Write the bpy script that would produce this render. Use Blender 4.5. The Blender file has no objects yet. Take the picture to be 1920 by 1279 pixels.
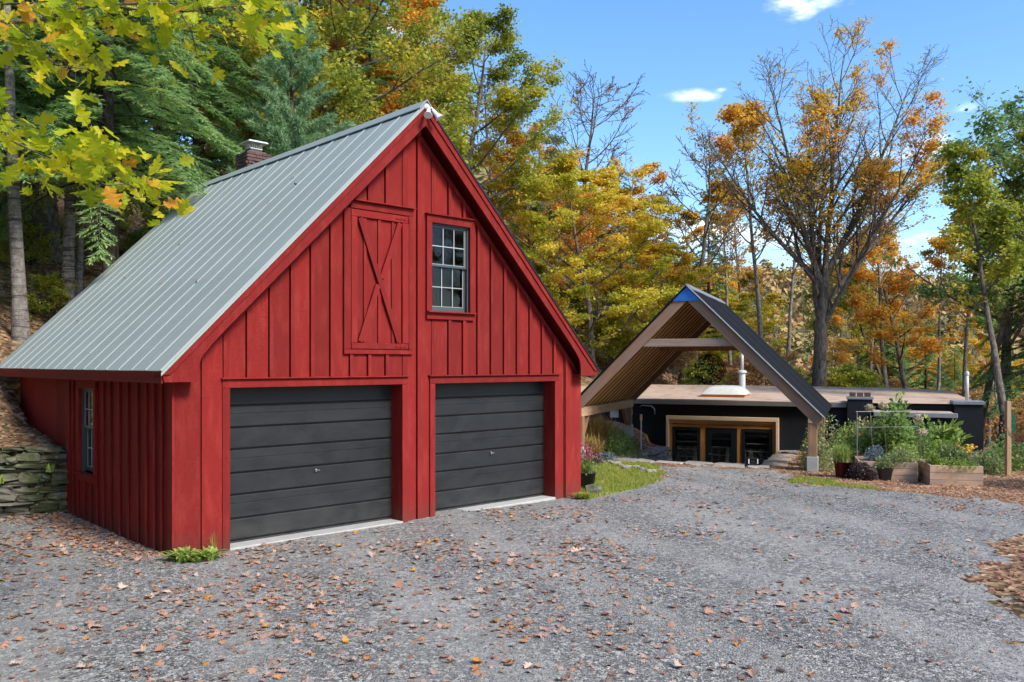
import bpy, math, random
import numpy as np
from mathutils import Vector, Matrix
random.seed(7); rng = np.random.default_rng(7)
S = bpy.context.scene; COL = S.collection
R = math.radians
# ------------------------------------------------------------------ camera, sky, sun, exposure
CAMH, FPX, YH = 2.45, 1577.0, 681.0
cd = bpy.data.cameras.new("camera"); cam = bpy.data.objects.new("camera", cd); COL.objects.link(cam)
cam.location = (0, 0, CAMH); cam.rotation_euler = (R(90), 0, 0)
cd.sensor_fit = 'HORIZONTAL'; cd.sensor_width = 36.0; cd.lens = 36.0*FPX/1920.0
cd.shift_y = (YH-639.5)/1920.0; cd.clip_end = 3000; cd.clip_start = .05
S.camera = cam
SUN_EL = R(42); sd = Vector((.75, -.66, 0)).normalized()
sun_dir = Vector((sd.x*math.cos(SUN_EL), sd.y*math.cos(SUN_EL), math.sin(SUN_EL)))
ld = bpy.data.lights.new("sun", 'SUN'); lo = bpy.data.objects.new("sun", ld); COL.objects.link(lo)
ld.energy = 2.75; ld.angle = R(16); ld.color = (1, .93, .81)
lo.rotation_euler = sun_dir.to_track_quat('Z', 'Y').to_euler()
W = bpy.data.worlds.new("World"); S.world = W; W.use_nodes = True
nt = W.node_tree; nt.nodes.clear()
def wn(t, **k):
    n = nt.nodes.new(t)
    for a, b in k.items(): setattr(n, a, b)
    return n
out = wn('ShaderNodeOutputWorld'); bg = wn('ShaderNodeBackground'); sky = wn('ShaderNodeTexSky', sky_type='NISHITA', sun_disc=False)
sky.sun_elevation = SUN_EL; sky.sun_rotation = math.atan2(sun_dir.x, sun_dir.y); sky.air_density = 1.0; sky.dust_density = .6; sky.ozone_density = 2.6
bg.inputs[1].default_value = .148
tc = wn('ShaderNodeTexCoord')
def math_n(op, a, b=None, c=None):
    n = wn('ShaderNodeMath', operation=op)
    for i, v in enumerate((a, b, c)):
        if v is None: continue
        if isinstance(v, (int, float)): n.inputs[i].default_value = v
        else: nt.links.new(v, n.inputs[i])
    return n.outputs[0]
# small fair-weather clouds: soft ellipses in the direction sphere, broken up with noise
nz = wn('ShaderNodeTexNoise'); nz.inputs['Scale'].default_value = 14; nz.inputs['Detail'].default_value = 8; nz.inputs['Roughness'].default_value = .6
mp = wn('ShaderNodeMapping'); mp.inputs['Scale'].default_value = (1, 1, 2.6)
nt.links.new(tc.outputs['Generated'], mp.inputs[0]); nt.links.new(mp.outputs[0], nz.inputs['Vector'])
def cdir(px, py): return Vector(((px-960)/FPX, 1, (YH-py)/FPX)).normalized()
clouds = [(1555, -2, .050, .016), (1316, 178, .034, .008), (1350, 168, .016, .005), (1500, 20, .03, .03), (1800, 208, .026, .008), (1745, 275, .03, .014), (1690, 290, .04, .02), (1760, 465, .09, .022), (700, 60, .07, .03),
          (2300, 120, .12, .03), (2500, 330, .14, .03), (-300, 200, .12, .04), (1000, -500, .16, .05), (3400, 200, .2, .04), (1900, -350, .13, .03), (1330, 440, .2, .02)]
acc = None
for (px, py, wa, wb) in clouds:
    d = cdir(px, py); rt = d.cross(Vector((0, 0, 1))).normalized(); up = rt.cross(d)
    def dt(v):
        n = wn('ShaderNodeVectorMath', operation='DOT_PRODUCT'); nt.links.new(tc.outputs['Generated'], n.inputs[0]); n.inputs[1].default_value = v; return n.outputs['Value']
    a = math_n('DIVIDE', dt(rt), wa); b = math_n('DIVIDE', dt(up), wb)
    r2 = math_n('ADD', math_n('MULTIPLY', a, a), math_n('MULTIPLY', b, b))
    v = math_n('MULTIPLY', math_n('SUBTRACT', 1.0, math_n('SQRT', r2)), math_n('GREATER_THAN', dt(d), 0))
    acc = v if acc is None else math_n('MAXIMUM', acc, v)
val = math_n('ADD', acc, math_n('MULTIPLY', math_n('SUBTRACT', nz.outputs['Fac'], .55), 4.2))
mr = wn('ShaderNodeMapRange', interpolation_type='SMOOTHSTEP'); mr.inputs['From Min'].default_value = -.1; mr.inputs['From Max'].default_value = 1.6; mr.inputs['To Max'].default_value = .85
nt.links.new(val, mr.inputs[0])
gate = wn('ShaderNodeMapRange'); gate.inputs['From Min'].default_value = -.6; gate.inputs['From Max'].default_value = .3; nt.links.new(acc, gate.inputs[0])
fac = math_n('MULTIPLY', mr.outputs[0], gate.outputs[0])
mx = wn('ShaderNodeMix', data_type='RGBA'); nt.links.new(fac, mx.inputs['Factor']); hs_ = wn('ShaderNodeHueSaturation'); hs_.inputs['Saturation'].default_value = 1.20; hs_.inputs['Value'].default_value = .98; nt.links.new(sky.outputs[0], hs_.inputs['Color']); nt.links.new(hs_.outputs[0], mx.inputs[6]); mx.inputs[7].default_value = (8.2, 8.3, 8.6, 1)
nt.links.new(mx.outputs[2], bg.inputs[0]); nt.links.new(bg.outputs[0], out.inputs[0])
S.view_settings.view_transform = 'Standard'; S.view_settings.look = 'None'; S.view_settings.gamma = 1; S.view_settings.use_curve_mapping = False
S.view_settings.exposure = .97
S.cycles.max_bounces = 7; S.cycles.transparent_max_bounces = 12; S.cycles.caustics_reflective = False; S.cycles.caustics_refractive = False
S.cycles.use_adaptive_sampling = True; S.cycles.adaptive_threshold = .02
# ------------------------------------------------------------------ material helpers
class NT:
    def __init__(s, name):
        s.m = bpy.data.materials.new(name); s.m.use_nodes = True; s.t = s.m.node_tree; s.t.nodes.clear()
        s.o = s.t.nodes.new('ShaderNodeOutputMaterial'); s.b = s.n('ShaderNodeBsdfPrincipled'); s.l(s.b.outputs[0], s.o.inputs[0])
    def n(s, t, **k):
        n = s.t.nodes.new(t)
        for a, b in k.items(): setattr(n, a, b)
        return n
    def l(s, a, b): s.t.links.new(a, b)
    def put(s, sock, v):
        if hasattr(v, 'is_linked') or isinstance(v, bpy.types.NodeSocket): s.l(v, sock)
        elif isinstance(v, tuple) and len(v) == 3 and sock.type == 'RGBA': sock.default_value = (*v, 1)
        else: sock.default_value = v
    def math(s, op, a, b=0.0, clamp=False):
        n = s.n('ShaderNodeMath', operation=op, use_clamp=clamp); s.put(n.inputs[0], a); s.put(n.inputs[1], b); return n.outputs[0]
    def coord(s, kind='Object', scale=(1, 1, 1), rot=(0, 0, 0), rnd=0.0):
        c = s.n('ShaderNodeTexCoord').outputs[kind] if kind != 'World' else s.n('ShaderNodeNewGeometry').outputs['Position']
        if rnd:
            oi = s.n('ShaderNodeObjectInfo'); k = s.n('ShaderNodeVectorMath', operation='SCALE'); k.inputs[0].default_value = (rnd, rnd*.7, rnd*1.3); s.l(oi.outputs['Random'], k.inputs['Scale'])
            a = s.n('ShaderNodeVectorMath', operation='ADD'); s.l(c, a.inputs[0]); s.l(k.outputs[0], a.inputs[1]); c = a.outputs[0]
        m = s.n('ShaderNodeMapping'); m.inputs['Scale'].default_value = scale; m.inputs['Rotation'].default_value = rot; s.l(c, m.inputs[0]); return m.outputs[0]
    def noise(s, vec, scale, detail=4, rough=.55, dist=0):
        n = s.n('ShaderNodeTexNoise'); s.l(vec, n.inputs['Vector']); n.inputs['Scale'].default_value = scale; n.inputs['Detail'].default_value = detail
        n.inputs['Roughness'].default_value = rough; n.inputs['Distortion'].default_value = dist; return n.outputs['Fac']
    def voro(s, vec, scale, feature='F1', out='Distance'):
        n = s.n('ShaderNodeTexVoronoi', feature=feature); s.l(vec, n.inputs['Vector']); n.inputs['Scale'].default_value = scale; return n.outputs[out]
    def ramp(s, f, pts):
        n = s.n('ShaderNodeValToRGB'); s.put(n.inputs[0], f); e = n.color_ramp.elements
        while len(e) < len(pts): e.new(.5)
        for i, (p, c) in enumerate(pts):
            e[i].position = p; e[i].color = (*c, 1) if isinstance(c, tuple) else (c, c, c, 1)
        return n.outputs[0]
    def mix(s, f, a, b, blend='MIX'):
        n = s.n('ShaderNodeMix', data_type='RGBA', blend_type=blend); s.put(n.inputs['Factor'], f); s.put(n.inputs[6], a); s.put(n.inputs[7], b); return n.outputs[2]
    def rand(s): return s.n('ShaderNodeObjectInfo').outputs['Random']
    def attr(s, name='rnd'): return s.n('ShaderNodeAttribute', attribute_name=name).outputs['Fac']
    def bump(s, h, strength=.3, dist=.01, normal=None):
        n = s.n('ShaderNodeBump'); n.inputs['Strength'].default_value = strength; n.inputs['Distance'].default_value = dist; s.l(h, n.inputs['Height'])
        if normal is not None: s.l(normal, n.inputs['Normal'])
        s.l(n.outputs[0], s.b.inputs['Normal']); return n.outputs[0]
    def vary(s, col, amt=.18):
        v = s.math('ADD', s.math('MULTIPLY', s.rand(), amt*2), 1-amt)
        n = s.n('ShaderNodeVectorMath', operation='SCALE'); s.put(n.inputs[0], col); s.l(v, n.inputs['Scale']); return n.outputs[0]
    def fin(s, col=None, rough=.7, metal=0.0, spec=.5):
        if col is not None: s.put(s.b.inputs['Base Color'], col)
        s.put(s.b.inputs['Roughness'], rough); s.b.inputs['Metallic'].default_value = metal; s.b.inputs['Specular IOR Level'].default_value = spec
        return s.m
def simple(name, col, rough=.6, metal=0.0, vary=.08, nscale=6, bump=.1, spec=.5):
    k = NT(name); c = k.coord(rnd=9); n = k.noise(c, nscale, 6)
    col2 = tuple(x*(1-vary*2) for x in col); cc = k.mix(n, col2, tuple(min(1, x*(1+vary*2)) for x in col))
    if bump: k.bump(k.noise(c, nscale*8, 4), bump, .01)
    return k.fin(k.vary(cc, vary), rough, metal, spec)
def red_paint():
    k = NT('red_barn_paint'); c = k.coord(rnd=31)
    lo_ = k.noise(c, 1.3, 5); blot = k.noise(k.coord(scale=(3, 3, .8), rnd=17), 2.2, 6, .65)
    col = k.mix(lo_, (.190, .0088, .0075), (.285, .0155, .0125)); col = k.mix(k.math('MULTIPLY', k.ramp(blot, [(.48, 0.0), (.72, 1.0)]), .6), col, (.36, .045, .035))
    specks = k.ramp(k.noise(k.coord(scale=(1, 1, .35), rnd=11), 60, 3, .6), [(.73, 0.0), (.80, 1.0)]); col = k.mix(k.math('MULTIPLY', specks, .25), col, (.55, .22, .19))
    z = k.n('ShaderNodeSeparateXYZ'); k.l(k.coord(), z.inputs[0])
    dirt = k.math('MULTIPLY', k.ramp(z.outputs[2], [(0.0, 1.0), (.34, 0.0)]), k.noise(c, 5, 5)); col = k.mix(k.math('MULTIPLY', dirt, .95), col, (.10, .045, .035))
    w = k.n('ShaderNodeTexWave', bands_direction='Z'); k.l(k.coord(scale=(1, 1, 1), rot=(R(24), R(20), 0), rnd=23), w.inputs['Vector']); w.inputs['Scale'].default_value = 32
    w.inputs['Distortion'].default_value = 7; w.inputs['Detail'].default_value = 3; w.inputs['Detail Scale'].default_value = .9; w.inputs['Detail Roughness'].default_value = .6
    h = k.math('ADD', k.math('MULTIPLY', w.outputs['Fac'], .55), k.math('MULTIPLY', k.noise(k.coord(scale=(1, 1, .08), rnd=3), 90, 4), .6))
    k.bump(h, .8, .008); return k.fin(k.vary(col, .17), k.ramp(blot, [(.3, .55), (.8, .72)]), 0, .2)
def timber(name, a, b, grain=(14, 14, 1.2), knots=True, axis=2, weather=None, rough=.7):
    k = NT(name); sc = [16, 16, 16]; sc[axis] = 1.0; c = k.coord(scale=tuple(sc), rnd=37)
    g = k.noise(c, 1.3, 6, .65, .6); col = k.mix(k.ramp(g, [(.3, 0.0), (.72, 1.0)]), a, b)
    if knots:
        sk = [5, 5, 5]; sk[axis] = 2.2; kn = k.voro(k.coord(scale=tuple(sk), rnd=19), 1.0); col = k.mix(k.ramp(kn, [(.03, .8), (.11, 0.0)]), col, tuple(x*.28 for x in a))
    if weather: col = k.mix(k.ramp(k.noise(k.coord(rnd=5), 1.6, 6, .65), [(.42, 0.0), (.62, .9)]), col, weather)
    k.bump(g, .35, .006); return k.fin(k.vary(col, .14), rough, 0, .3)
def leafmat(name, cols, trans=.45, rough=.5, tvar=.18, spec=.3):
    """cols: list of (pos, colour) picked by the per-leaf attribute 'rnd'"""
    k = NT(name); a = k.attr(); f = k.math('ADD', a, k.math('MULTIPLY', k.math('SUBTRACT', k.rand(), .5), tvar*2), True)
    col = k.ramp(f, cols); vein = k.noise(k.coord(), 30, 2); col = k.mix(k.math('MULTIPLY', vein, .35), col, tuple(x*.8 for x in cols[len(cols)//2][1]))
    k.fin(col, rough, 0, spec); tr = k.n('ShaderNodeBsdfTranslucent'); k.l(col, tr.inputs[0]); ms = k.n('ShaderNodeMixShader'); ms.inputs[0].default_value = trans
    k.l(k.b.outputs[0], ms.inputs[1]); k.l(tr.outputs[0], ms.inputs[2]); k.l(ms.outputs[0], k.o.inputs[0]); return k.m
def barkmat(name, dark, light, scale=(9, 9, 2), band=False, lich=.3):
    k = NT(name); c = k.coord(scale=scale, rnd=13); n = k.noise(c, 1.6, 8, .7, .8); col = k.mix(k.ramp(n, [(.38, 0.0), (.62, 1.0)]), dark, light)
    l2 = k.noise(k.coord(rnd=7), 2.1, 7, .7); col = k.mix(k.ramp(l2, [(.52, 0.0), (.66, lich)]), col, (.30, .31, .27))
    if band:
        b = k.noise(k.coord(scale=(1.2, 1.2, 14), rnd=3), 1.1, 5, .7, .5); col = k.mix(k.ramp(b, [(.52, 0.0), (.60, .85)]), col, (.045, .035, .03))
    k.bump(n, .9, .03); return k.fin(col, .9, 0, .15)
def glassmat(name, tint=(.9, .95, .95), refl=1.0):
    k = NT(name); tr = k.n('ShaderNodeBsdfTransparent'); tr.inputs[0].default_value = (*tint, 1); gl = k.n('ShaderNodeBsdfGlossy'); gl.inputs['Roughness'].default_value = .015
    bp = k.n('ShaderNodeBump'); bp.inputs['Strength'].default_value = .03; k.l(k.noise(k.coord('World'), 3, 2), bp.inputs['Height']); k.l(bp.outputs[0], gl.inputs['Normal'])
    fr = k.n('ShaderNodeLayerWeight'); ms = k.n('ShaderNodeMixShader'); k.l(k.math('ADD', k.math('MULTIPLY', k.math('POWER', fr.outputs['Facing'], 5.0), .9), .02), ms.inputs[0]); k.l(tr.outputs[0], ms.inputs[1]); k.l(gl.outputs[0], ms.inputs[2]); k.l(ms.outputs[0], k.o.inputs[0]); return k.m
def gravelmat():
    k = NT('grey_gravel'); c = k.coord('World')
    v = k.voro(c, 48, out='Color'); sep = k.n('ShaderNodeSeparateColor'); k.l(v, sep.inputs[0])
    st = k.ramp(sep.outputs[0], [(0.0, (.04, .038, .035)), (.3, (.13, .124, .114)), (.7, (.26, .248, .228)), (1.0, (.60, .57, .52))])
    fine = k.ramp(k.noise(c, 150, 3, .7), [(.3, (.06, .058, .054)), (.7, (.38, .362, .333))])
    pack = k.noise(k.coord('World', scale=(1.0, .55, 1)), .42, 5, .6, .6); pk = k.ramp(pack, [(.40, 0.0), (.60, 1.0)])
    col = k.mix(k.math('MULTIPLY', pk, .30), st, fine); col = k.mix(k.math('MULTIPLY', pk, .30), col, (.30, .285, .262))
    g2 = k.voro(k.coord('World', rot=(0, 0, .4)), 21, out='Color'); s2 = k.n('ShaderNodeSeparateColor'); k.l(g2, s2.inputs[0]); col = k.mix(k.math('MULTIPLY', k.ramp(s2.outputs[1], [(.62, 0.0), (.8, 1.0)]), .5), col, (.09, .09, .092)); col = k.mix(k.math('MULTIPLY', k.ramp(s2.outputs[2], [(.80, 0.0), (.9, 1.0)]), .5), col, (.48, .46, .43)); col = k.mix(k.math('MULTIPLY', k.ramp(k.noise(c, 14, 5, .75), [(.36, 1.0), (.46, 0.0)]), .35), col, (.08, .078, .072))
    mott = k.noise(c, 2.6, 7, .72); col = k.mix(k.ramp(mott, [(.34, .6), (.47, 0.0)]), col, (.105, .105, .11))
    tracks = k.n('ShaderNodeTexWave', bands_direction='X'); k.l(k.coord('World', rot=(0, 0, R(-24))), tracks.inputs['Vector']); tracks.inputs['Scale'].default_value = .17
    tracks.inputs['Distortion'].default_value = 4; tracks.inputs['Detail'].default_value = 3; tracks.inputs['Detail Scale'].default_value = .6
    col = k.mix(k.math('MULTIPLY', k.ramp(tracks.outputs['Fac'], [(.50, 0.0), (.85, 1.0)]), .42), col, (.33, .315, .29))
    d = k.voro(c, 62); h = k.math('ADD', k.math('MULTIPLY', k.math('SUBTRACT', 1.0, d), k.math('SUBTRACT', 1.15, pk)), k.math('MULTIPLY', k.noise(c, 9, 6, .7), 1.2))
    k.bump(h, .75, .016); return k.fin(col, .85, 0, .25)
def littermat():
    k = NT('leaf_litter_ground'); c = k.coord('World'); v = k.voro(c, 11, out='Color'); sep = k.n('ShaderNodeSeparateColor'); k.l(v, sep.inputs[0])
    a = k.ramp(sep.outputs[0], [(0.0, (.10, .065, .04)), (.4, (.25, .14, .08)), (.75, (.42, .25, .14)), (1.0, (.60, .42, .27))])
    big = k.noise(c, .35, 5, .6); a = k.mix(k.ramp(big, [(.45, 0.0), (.62, .8)]), a, (.05, .055, .02)); a = k.mix(k.ramp(k.noise(c, 1.4, 5), [(.35, .7), (.55, 0.0)]), a, (.03, .022, .016))
    k.bump(k.math('ADD', k.voro(c, 11), k.noise(c, 3, 5)), .8, .05); return k.fin(a, .95, 0, .1)
def mulchmat():
    k = NT('wood_chip_mulch'); c = k.coord('World', rot=(.3, .2, .6)); v = k.voro(k.coord('World', scale=(1, .5, 1), rot=(0, 0, .5)), 26, out='Color'); sep = k.n('ShaderNodeSeparateColor'); k.l(v, sep.inputs[0])
    a = k.ramp(sep.outputs[1], [(0.0, (.10, .05, .03)), (.35, (.30, .15, .085)), (.8, (.48, .27, .15)), (1.0, (.60, .42, .28))])
    a = k.mix(k.ramp(k.noise(c, 1.1, 5), [(.42, .55), (.58, 0.0)]), a, (.14, .07, .045))
    k.bump(k.math('ADD', k.voro(c, 30), k.noise(c, 5, 5)), .8, .03); return k.fin(a, .95, 0, .1)
def grassground():
    k = NT('turf'); c = k.coord('World'); a = k.mix(k.noise(c, 40, 4), (.12, .17, .03), (.28, .30, .08))
    a = k.mix(k.ramp(k.noise(c, 1.8, 6, .65), [(.44, 0.0), (.56, .85)]), a, (.42, .31, .18)); k.bump(k.noise(c, 50, 4), .7, .02); return k.fin(a, .95, 0, .1)
def stonemat(name='mossy_fieldstone', moss=.8, base=((.05, .048, .04), (.24, .225, .19))):
    k = NT(name); c = k.coord('World'); n = k.noise(k.coord('World', scale=(1, 1, 3)), 4, 8, .65); col = k.mix(n, *base)
    col = k.mix(k.ramp(k.noise(c, 2.3, 7, .7), [(.40, 0.0), (.55, moss)]), col, (.05, .065, .018)); col = k.mix(k.ramp(k.noise(c, 9, 5), [(.62, 0.0), (.72, .6)]), col, (.42, .42, .38))
    k.bump(k.noise(c, 14, 8, .7), .7, .03); return k.fin(k.vary(col, .3), .9, 0, .2)
M = dict(
 red=red_paint(), gravel=gravelmat(), litter=littermat(), mulch=mulchmat(), turf=grassground(), stone=stonemat(), flag=stonemat('flagstone', .1, ((.25, .22, .2), (.46, .42, .38))),
 door=simple('dark_grey_door_paint', (.0125, .0142, .0165), .45, 0, .10, 3, .05), concrete=simple('concrete', (.42, .41, .39), .85, 0, .12, 8, .3), dkwin=simple('slate_window_paint', (.06, .075, .085), .5, 0, .06),
 muntin=simple('white_muntin_paint', (.36, .37, .37), .6), chrome=simple('bright_metal', (.75, .75, .73), .25, 1), white=simple('white_fixture', (.78, .77, .73), .45, 0, .04), iron=simple('black_iron', (.012, .012, .013), .5, .3, .05),
 brick=simple('dark_weathered_brick', (.105, .058, .050), .9, 0, .35, 9, .6), mortar=simple('mortar', (.10, .09, .08), .95, 0, .2), pvc=simple('grey_white_pipe', (.50, .50, .49), .5, 0, .06), galv=simple('galvanised_cap', (.62, .62, .61), .4, .6),
 barge=timber('weathered_rafter', (.19, .105, .07), (.34, .20, .135), axis=2, weather=(.235, .165, .13)), timberz=timber('fir_post', (.22, .11, .05), (.40, .23, .13), axis=2, weather=(.19, .13, .10)),
 timbery=timber('fir_beam', (.42, .25, .14), (.60, .40, .25), axis=1), rafter=timber('fir_rafter', (.22, .09, .03), (.38, .17, .06), axis=2), litedgew=timber('painted_lit_edge', (.66, .36, .14), (.86, .52, .24), axis=2, knots=False), deckw=timber('board_ceiling', (.20, .085, .028), (.36, .17, .06), axis=1),
 tie=timber('grey_tie_beam', (.22, .15, .115), (.34, .25, .20), axis=0), cedar=timber('cedar_cladding', (.52, .20, .05), (.78, .35, .11), axis=0), cedarv=timber('cedar_vertical', (.52, .20, .05), (.76, .34, .10), axis=2), palewood=timber('pale_pine_casing', (.62, .45, .30), (.78, .60, .42), axis=0, knots=False),
 planter=timber('planter_board', (.42, .26, .165), (.62, .42, .28), axis=0, weather=(.36, .26, .20)), stake=timber('pine_stake', (.30, .19, .11), (.46, .31, .19), axis=2),
 blackroof=simple('black_corrugated_metal', (.010, .010, .011), .5, 0, .06, 6, .1, .12), housewall=simple('charcoal_stucco', (.012, .0145, .018), .85, 0, .12, 5, .3, .25), fascia=simple('grey_fascia', (.16, .155, .15), .6), greytrim=simple('grey_cap_flashing', (.25, .26, .27), .5, .3),
 blue=simple('blue_housewrap', (.01, .13, .48), .5, 0, .05), potred=simple('oxblood_glaze', (.085, .012, .012), .22, 0, .15), potgrey=simple('slate_plastic_pot', (.05, .06, .075), .5), potblack=simple('black_plastic_pot', (.018, .018, .019), .45), soil=simple('soil', (.03, .02, .015), .95),
 greentie=simple('green_netting', (.02, .22, .12), .6), terracotta=simple('brown_vent', (.10, .05, .035), .8), pale=simple('pale_panel', (.55, .58, .62), .5), straw=simple('beige_flower', (.50, .42, .26), .9, 0, .2, 40, .6), pink=simple('pink_flower', (.42, .08, .13), .7), yellowf=simple('yellow_flower', (.75, .33, .02), .7),
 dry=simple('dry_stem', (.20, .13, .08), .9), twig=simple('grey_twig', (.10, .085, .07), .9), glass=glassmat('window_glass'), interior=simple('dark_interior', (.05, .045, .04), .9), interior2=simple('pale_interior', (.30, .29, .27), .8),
)
k = NT('dark_grey_door_paint'); z_ = k.n('ShaderNodeSeparateXYZ'); k.l(k.coord(), z_.inputs[0]); nn = k.noise(k.coord(scale=(1, 1, 2)), 2.2, 7, .7)
dust = k.math('MULTIPLY', k.ramp(z_.outputs[2], [(0.0, 1.0), (.5, .12), (1.0, .05)]), k.ramp(nn, [(.35, .2), (.7, 1.0)])); col = k.mix(k.math('MULTIPLY', dust, .5), k.mix(nn, (.0105, .012, .014), (.016, .018, .021)), (.075, .07, .062)); k.bump(nn, .15, .03); M['door'] = k.fin(col, k.ramp(nn, [(.3, .36), (.7, .6)]), 0, .5)
k = NT('grey_green_metal_roof'); c = k.coord(); n = k.noise(k.coord(scale=(1, .35, 1)), .9, 5, .6); col = k.mix(n, (.32, .365, .345), (.39, .435, .41))
str_ = k.noise(k.coord(scale=(.5, 9, .5), rnd=5), 1.2, 5, .6); col = k.mix(k.math('MULTIPLY', k.ramp(str_, [(.5, 0.0), (.75, 1.0)]), .25), col, (.28, .32, .31))
dk = k.ramp(k.noise(c, 3.5, 8, .72), [(.66, 0.0), (.72, .5)]); col = k.mix(dk, col, (.10, .11, .105)); k.bump(k.noise(k.coord(scale=(1, 2, 1)), 1.4, 3), .12, .05); M['roof'] = k.fin(k.vary(col, .05), k.ramp(n, [(.3, .50), (.7, .62)]), .15, .4)
k = NT('tan_roof_membrane'); c = k.coord('World'); n = k.noise(c, .7, 6, .65); col = k.mix(n, (.42, .30, .21), (.58, .43, .32)); col = k.mix(k.ramp(k.noise(c, 1.9, 8, .75), [(.50, 0.0), (.62, .85)]), col, (.30, .16, .11)); k.bump(n, .4, .1); M['tarp'] = k.fin(col, .75)
M['bark'] = barkmat('grey_brown_bark', (.045, .035, .028), (.20, .165, .135)); M['barkp'] = barkmat('pale_grey_bark', (.10, .085, .07), (.34, .31, .27), (7, 7, 3)); M['bband'] = barkmat('banded_pale_bark', (.13, .11, .10), (.31, .28, .255), (6, 6, 5), True, .3); M['barkd'] = barkmat('dark_conifer_bark', (.022, .017, .014), (.09, .068, .055))
G = lambda *a: a
M['l_maple'] = leafmat('golden_maple_leaves', [(0.0, (.36, .34, .05)), (.3, (.74, .52, .07)), (.65, (.85, .46, .07)), (1.0, (.80, .30, .06))], .5)
M['l_yellow'] = leafmat('yellow_green_leaves', [(0.0, (.22, .30, .04)), (.35, (.56, .56, .06)), (.7, (.82, .64, .07)), (1.0, (.85, .42, .07))], .5)
M['l_green'] = leafmat('green_gold_leaves', [(0.0, (.13, .20, .035)), (.4, (.34, .40, .055)), (.75, (.62, .54, .06)), (1.0, (.76, .36, .06))], .5)
M['l_deep'] = leafmat('deep_green_leaves', [(0.0, (.11, .21, .06)), (.6, (.27, .40, .12)), (1.0, (.50, .54, .16))], .5)
M['l_orange'] = leafmat('orange_leaves', [(0.0, (.56, .46, .07)), (.4, (.82, .52, .08)), (.75, (.82, .38, .07)), (1.0, (.72, .20, .08))], .5)
M['l_rust'] = leafmat('rusty_shrub_leaves', [(0.0, (.24, .20, .08)), (.4, (.52, .28, .11)), (1.0, (.64, .28, .11))])
M['l_hem'] = leafmat('hemlock_needles', [(0.0, (.10, .20, .07)), (.5, (.25, .42, .15)), (1.0, (.48, .60, .22))], .45, .5)
M['l_pine'] = leafmat('blue_green_pine_needles', [(0.0, (.13, .24, .11)), (.5, (.26, .42, .21)), (1.0, (.42, .55, .28))], .4, .5)
M['l_oak'] = leafmat('yellow_green_oak_leaf', [(0.0, (.22, .36, .015)), (.5, (.50, .58, .02)), (.88, (.80, .68, .03)), (1.0, (.75, .30, .03))], .55, .4, .45)
M['l_fall'] = leafmat('fallen_leaf', [(0.0, (.17, .09, .065)), (.3, (.36, .21, .16)), (.65, (.50, .34, .27)), (.88, (.46, .22, .11)), (1.0, (.54, .22, .05))], .15, .7, 0.0)
M['l_tan'] = leafmat('tan_fallen_leaf', [(0.0, (.36, .22, .16)), (1.0, (.58, .44, .36))], .1, .7, .3); M['l_rusty'] = leafmat('rust_fallen_leaf', [(0.0, (.20, .085, .06)), (.6, (.40, .19, .12)), (1.0, (.50, .30, .22))], .1, .7, .2)
M['l_amber'] = leafmat('amber_fallen_leaf', [(0.0, (.52, .19, .03)), (1.0, (.68, .36, .05))], .2, .6, .3)
M['g_blade'] = leafmat('grass_blades', [(0.0, (.14, .22, .02)), (.5, (.32, .40, .05)), (1.0, (.58, .48, .16))], .4); M['g_gold'] = leafmat('golden_grass', [(0.0, (.20, .17, .04)), (.5, (.50, .33, .10)), (1.0, (.62, .48, .22))], .4)
M['p_light'] = leafmat('light_green_foliage', [(0.0, (.14, .23, .04)), (.6, (.34, .46, .09)), (1.0, (.56, .60, .22))], .4); M['p_blue'] = leafmat('blue_grey_foliage', [(0.0, (.10, .14, .15)), (1.0, (.24, .30, .34))], .2); M['p_purple'] = leafmat('dark_purple_foliage', [(0.0, (.02, .014, .016)), (1.0, (.11, .065, .07))], .1)
M['p_mix'] = leafmat('mixed_garden_foliage', [(0.0, (.09, .17, .05)), (.4, (.25, .34, .11)), (.7, (.45, .48, .24)), (1.0, (.66, .34, .20))], .35); M['chip'] = leafmat('loose_wood_chips', [(0.0, (.20, .10, .06)), (.5, (.46, .26, .15)), (1.0, (.62, .44, .30))], 0, .9)
k = NT('loose_stones'); M['pebble'] = k.fin(k.ramp(k.attr(), [(0.0, (.08, .08, .085)), (.5, (.20, .20, .205)), (.85, (.30, .30, .30)), (1.0, (.50, .49, .47))]), .85, 0, .25)
M['farwood'] = leafmat('far_autumn_crowns', [(0.0, (.09, .12, .06)), (.25, (.22, .22, .09)), (.5, (.46, .31, .13)), (.75, (.52, .26, .12)), (1.0, (.46, .15, .10))], .1, .9, 0)
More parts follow.
